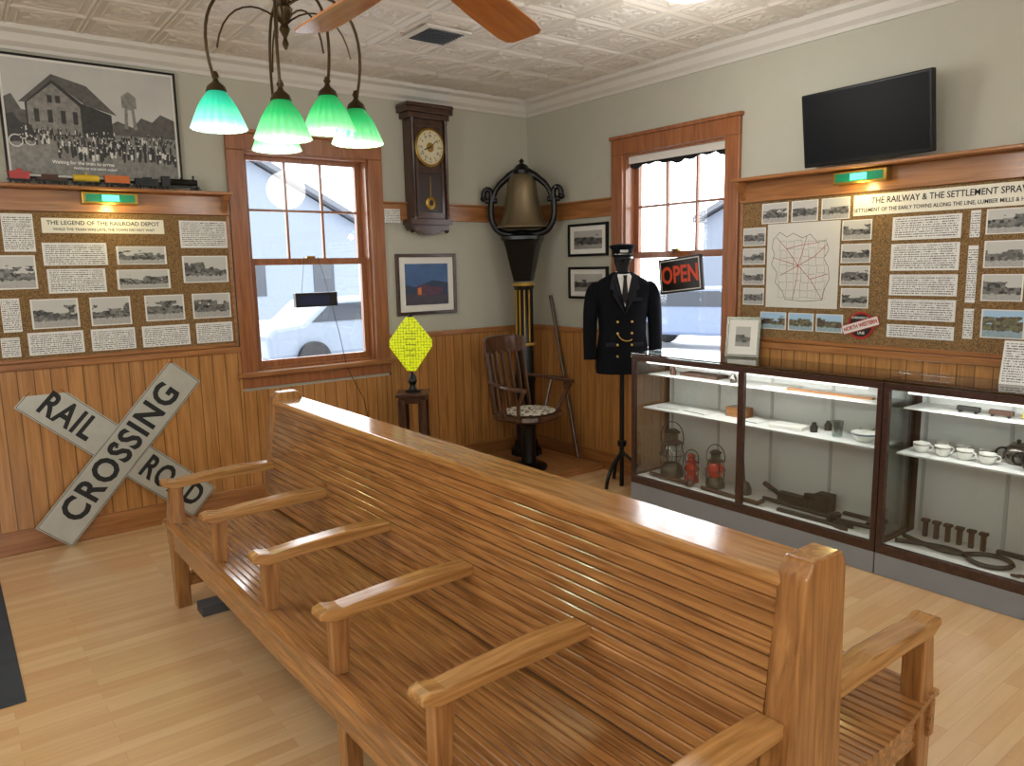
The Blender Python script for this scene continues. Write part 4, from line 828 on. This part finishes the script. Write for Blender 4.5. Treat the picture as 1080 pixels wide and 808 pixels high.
# ------------------------------------------------------------------ ceiling fan
fn=thing('ceiling_fan',"ceiling fan with warm wooden blades and brass motor",'fan',(-3.06,-3.43,2.34))
m=MB(); m.lathe([(.03,-.025),(.07,-.02),(.10,-.005),(.12,.03),(.11,.07),(.05,.10),(.015,.12)],28); m.obj('motor_housing','brass',fn,smooth=True)
m=MB(); m.cyl((0,0,.10),(0,0,H-2.34-.05),.013); m.lathe([(.02,H-2.34-.09),(.06,H-2.34-.04),(.065,H-2.34-.001)],20); m.obj('down_rod','brass',fn,smooth=True)
for i in range(6):
    a=math.radians(91+60*i); m=MB(); rows=[(.17,.045),(.22,.055),(.40,.064),(.60,.068),(.66,.062),(.685,.045)]
    X=Matrix.Rotation(a,4,'Z')@Matrix.Rotation(math.radians(-11),4,'X')
    out=[(r,w_) for r,w_ in rows]+[(r,-w_) for r,w_ in rows[::-1]]
    m.prism(out,-.003,.003,'z'); o=m.obj('fan_blade','fan',fn); o.matrix_local=X
    m=MB(); m.box(.10,-.018,.0032,.21,.018,.008); o=m.obj('blade_iron','brass',fn); o.matrix_local=X
# ------------------------------------------------------------------ ceiling vent and lamps
cv=thing('ceiling_vent',"small dark square louvred ceiling vent",'vent',(-1.62,-1.19,H-.008),(0,0,.0))
m=MB(); m.box(-.15,-.15,-.012,-.12,.15,0); m.box(.12,-.15,-.012,.15,.15,0); m.box(-.12,-.15,-.012,.12,-.12,0); m.box(-.12,.12,-.012,.12,.15,0); m.obj('vent_frame','crown',cv)
m=MB(); m.box(-.12,-.12,-.006,.12,.12,-.004); m.obj('vent_shade_plate',plain('vent_dark','#2c2c2c',.6),cv)  # dark plate, paints the shade of a hollow behind the louvres
m=MB(); [m.add([(-.12,y,-.018),(.12,y,-.018),(.12,y+.012,-.0065),(-.12,y+.012,-.0065)],[(0,1,2,3)]) for y in [-.11+.03*i for i in range(8)]]; m.obj('vent_louvres','kick',cv)
def clamp_(x,y,E=34):
    t=thing('ceiling_lamp',"round white glass ceiling lamp, lit; those out of view added as fill",'lamp',(x,y,H),group='ceiling lamps')
    MB().lathe([(.17,-.03),(.175,-.0)],32).obj('lamp_base','crown',t)
    MB().lathe([(.165,-.03),(.16,-.045),(.12,-.065),(.06,-.075),(.0,-.078)],32).obj('glass_dome',emis('lamp_dome','#fffaf2',3.5),t,smooth=True)
    ld=bpy.data.lights.new('lamp_light','POINT'); ld.energy=E; ld.color=(1,.97,.925); ld.shadow_soft_size=.2; o=bpy.data.objects.new('lamp_light',ld); COL.objects.link(o); o.parent=t; o.location=(0,0,-.5)
clamp_(-1.03,-2.57,16); clamp_(-4.6,-2.2,30); clamp_(-1.3,-5.4,30); clamp_(-4.6,-5.6,44)  # first dome is in view; the other three are unseen, added as fill
MB().box(-.6,-.75,0,.6,.75,.008).obj('floor_mat',plain('dark_mat','#3a3f47',.9,var=.2),loc=(-4.585,-1.11,0),bevel=.003,label="dark grey rubber-edged floor mat on the wood floor",category='mat')
# ------------------------------------------------------------------ outside
sn=plain('snow_ground','#cfd2d6',.9); asf=plain('asphalt','#5c6068',.9)
MB().box(-60,T+.05,-.5,60,90,-.4).box(T+.05,-60,-.5,90,T+.05,-.4).obj('ground',sn,**K)
MB().box(-50,13.5,-.399,50,21,-.39).box(15,-50,-.399,22,13.4,-.39).obj('street',asf,**K)
def bld(x,y,w_,d,h,c,rz,lab):
    t=thing('building',lab,'building',(x,y,-.4),(0,0,rz))
    MB().prism([(-w_/2,0),(w_/2,0),(w_/2,h),(0,h+w_*.25),(-w_/2,h)],-d/2,d/2).obj('building_walls',plain('bld',c,.8),t)
    m=MB(); m.prism([(-w_/2-.4,h-.1),(0,h+w_*.25+.1),(w_/2+.4,h-.1),(w_/2+.4,h+.15),(0,h+w_*.25+.35),(-w_/2-.4,h+.15)],-d/2-.4,d/2+.4); m.obj('roof',plain('roofm','#5a5d63',.8),t)
    m=MB()
    for i in range(3):
        x_=-w_*.32+i*w_*.32; m.box(x_-.5,-d/2-.03,1.0,x_+.5,-d/2,2.4)
    m.obj('building_windows',plain('bwin','#2d333a',.3),t)
bld(6,30,10,8,4,'#6d7682',.1,"pale grey wooden house across the street"); bld(-8,34,10,8,3.5,'#7a7268',-.1,"tan wooden house across the street")
bld(30,14,10,8,4,'#68707c',-1.3,"grey-blue building across the street"); bld(30,36,10,8,4,'#7a766f',-.9,"pale building beyond the street")
def car(x,y,rz,c,lab):
    t=thing('car',lab,'car',(x,y,-.4),(0,0,rz))
    pr=[(-2.2,.35),(-2.25,.8),(-2.1,.95),(-1.5,1.0),(-1.0,1.42),(.5,1.45),(1.1,1.0),(2.0,.88),(2.2,.7),(2.2,.35)]
    MB().prism(pr,-.85,.85).obj('car_body',plain('carpaint',c,.3),t,bevel=.08)
    MB().prism([(-1.35,1.02),(-.95,1.36),(.45,1.38),(.95,1.02)],-.87,.87).obj('car_windows',plain('carglass','#1c2229',.1),t)
    for sx_ in (-1.35,1.35):
        for sy in (-.86,.86): MB().cyl((sx_,sy-.1,.33),(sx_,sy+.1,.33),.33,n=24).obj('wheel','black',t)
car(2.9,9.6,.05,'#5d6672',"silver car parked outside the window"); car(10.5,6.2,-1.2,'#56627a',"blue-grey car parked outside the window")
# ------------------------------------------------------------------ world
w=bpy.data.worlds.new('overcast'); S.world=w; w.use_nodes=True; nt=w.node_tree; bg=nt.nodes['Background']
tc=N(nt,'ShaderNodeTexCoord'); sx=N(nt,'ShaderNodeSeparateXYZ'); nt.links.new(tc.outputs['Generated'],sx.inputs[0])
cr=N(nt,'ShaderNodeValToRGB'); cr.color_ramp.elements[0].color=(.93,.96,1,1); cr.color_ramp.elements[0].position=.45; cr.color_ramp.elements[1].color=(.85,.92,1,1)
nt.links.new(sx.outputs[2],cr.inputs[0]); nt.links.new(cr.outputs[0],bg.inputs[0]); bg.inputs[1].default_value=6.5
# ------------------------------------------------------------------ camera
p=dict(cx=-4.0938,cy=-5.0898,f=788.06,yaw=0.6519,pitch=0.1540,roll=-0.0199)
t_,f_,r_=p['yaw'],p['pitch'],p['roll']
F=Vector((math.sin(t_)*math.cos(f_),math.cos(t_)*math.cos(f_),-math.sin(f_))); R0=Vector((math.cos(t_),-math.sin(t_),0)); U0=R0.cross(F)
R=R0*math.cos(r_)+U0*math.sin(r_); U=-R0*math.sin(r_)+U0*math.cos(r_)
cam=bpy.data.cameras.new('camera'); co=bpy.data.objects.new('camera',cam); COL.objects.link(co)
co.matrix_world=Matrix(((R.x,U.x,-F.x,p['cx']),(R.y,U.y,-F.y,p['cy']),(R.z,U.z,-F.z,1.6),(0,0,0,1)))
cam.sensor_width=36; cam.sensor_fit='HORIZONTAL'; cam.lens=36*p['f']/1080; cam.clip_start=.05
S.camera=co
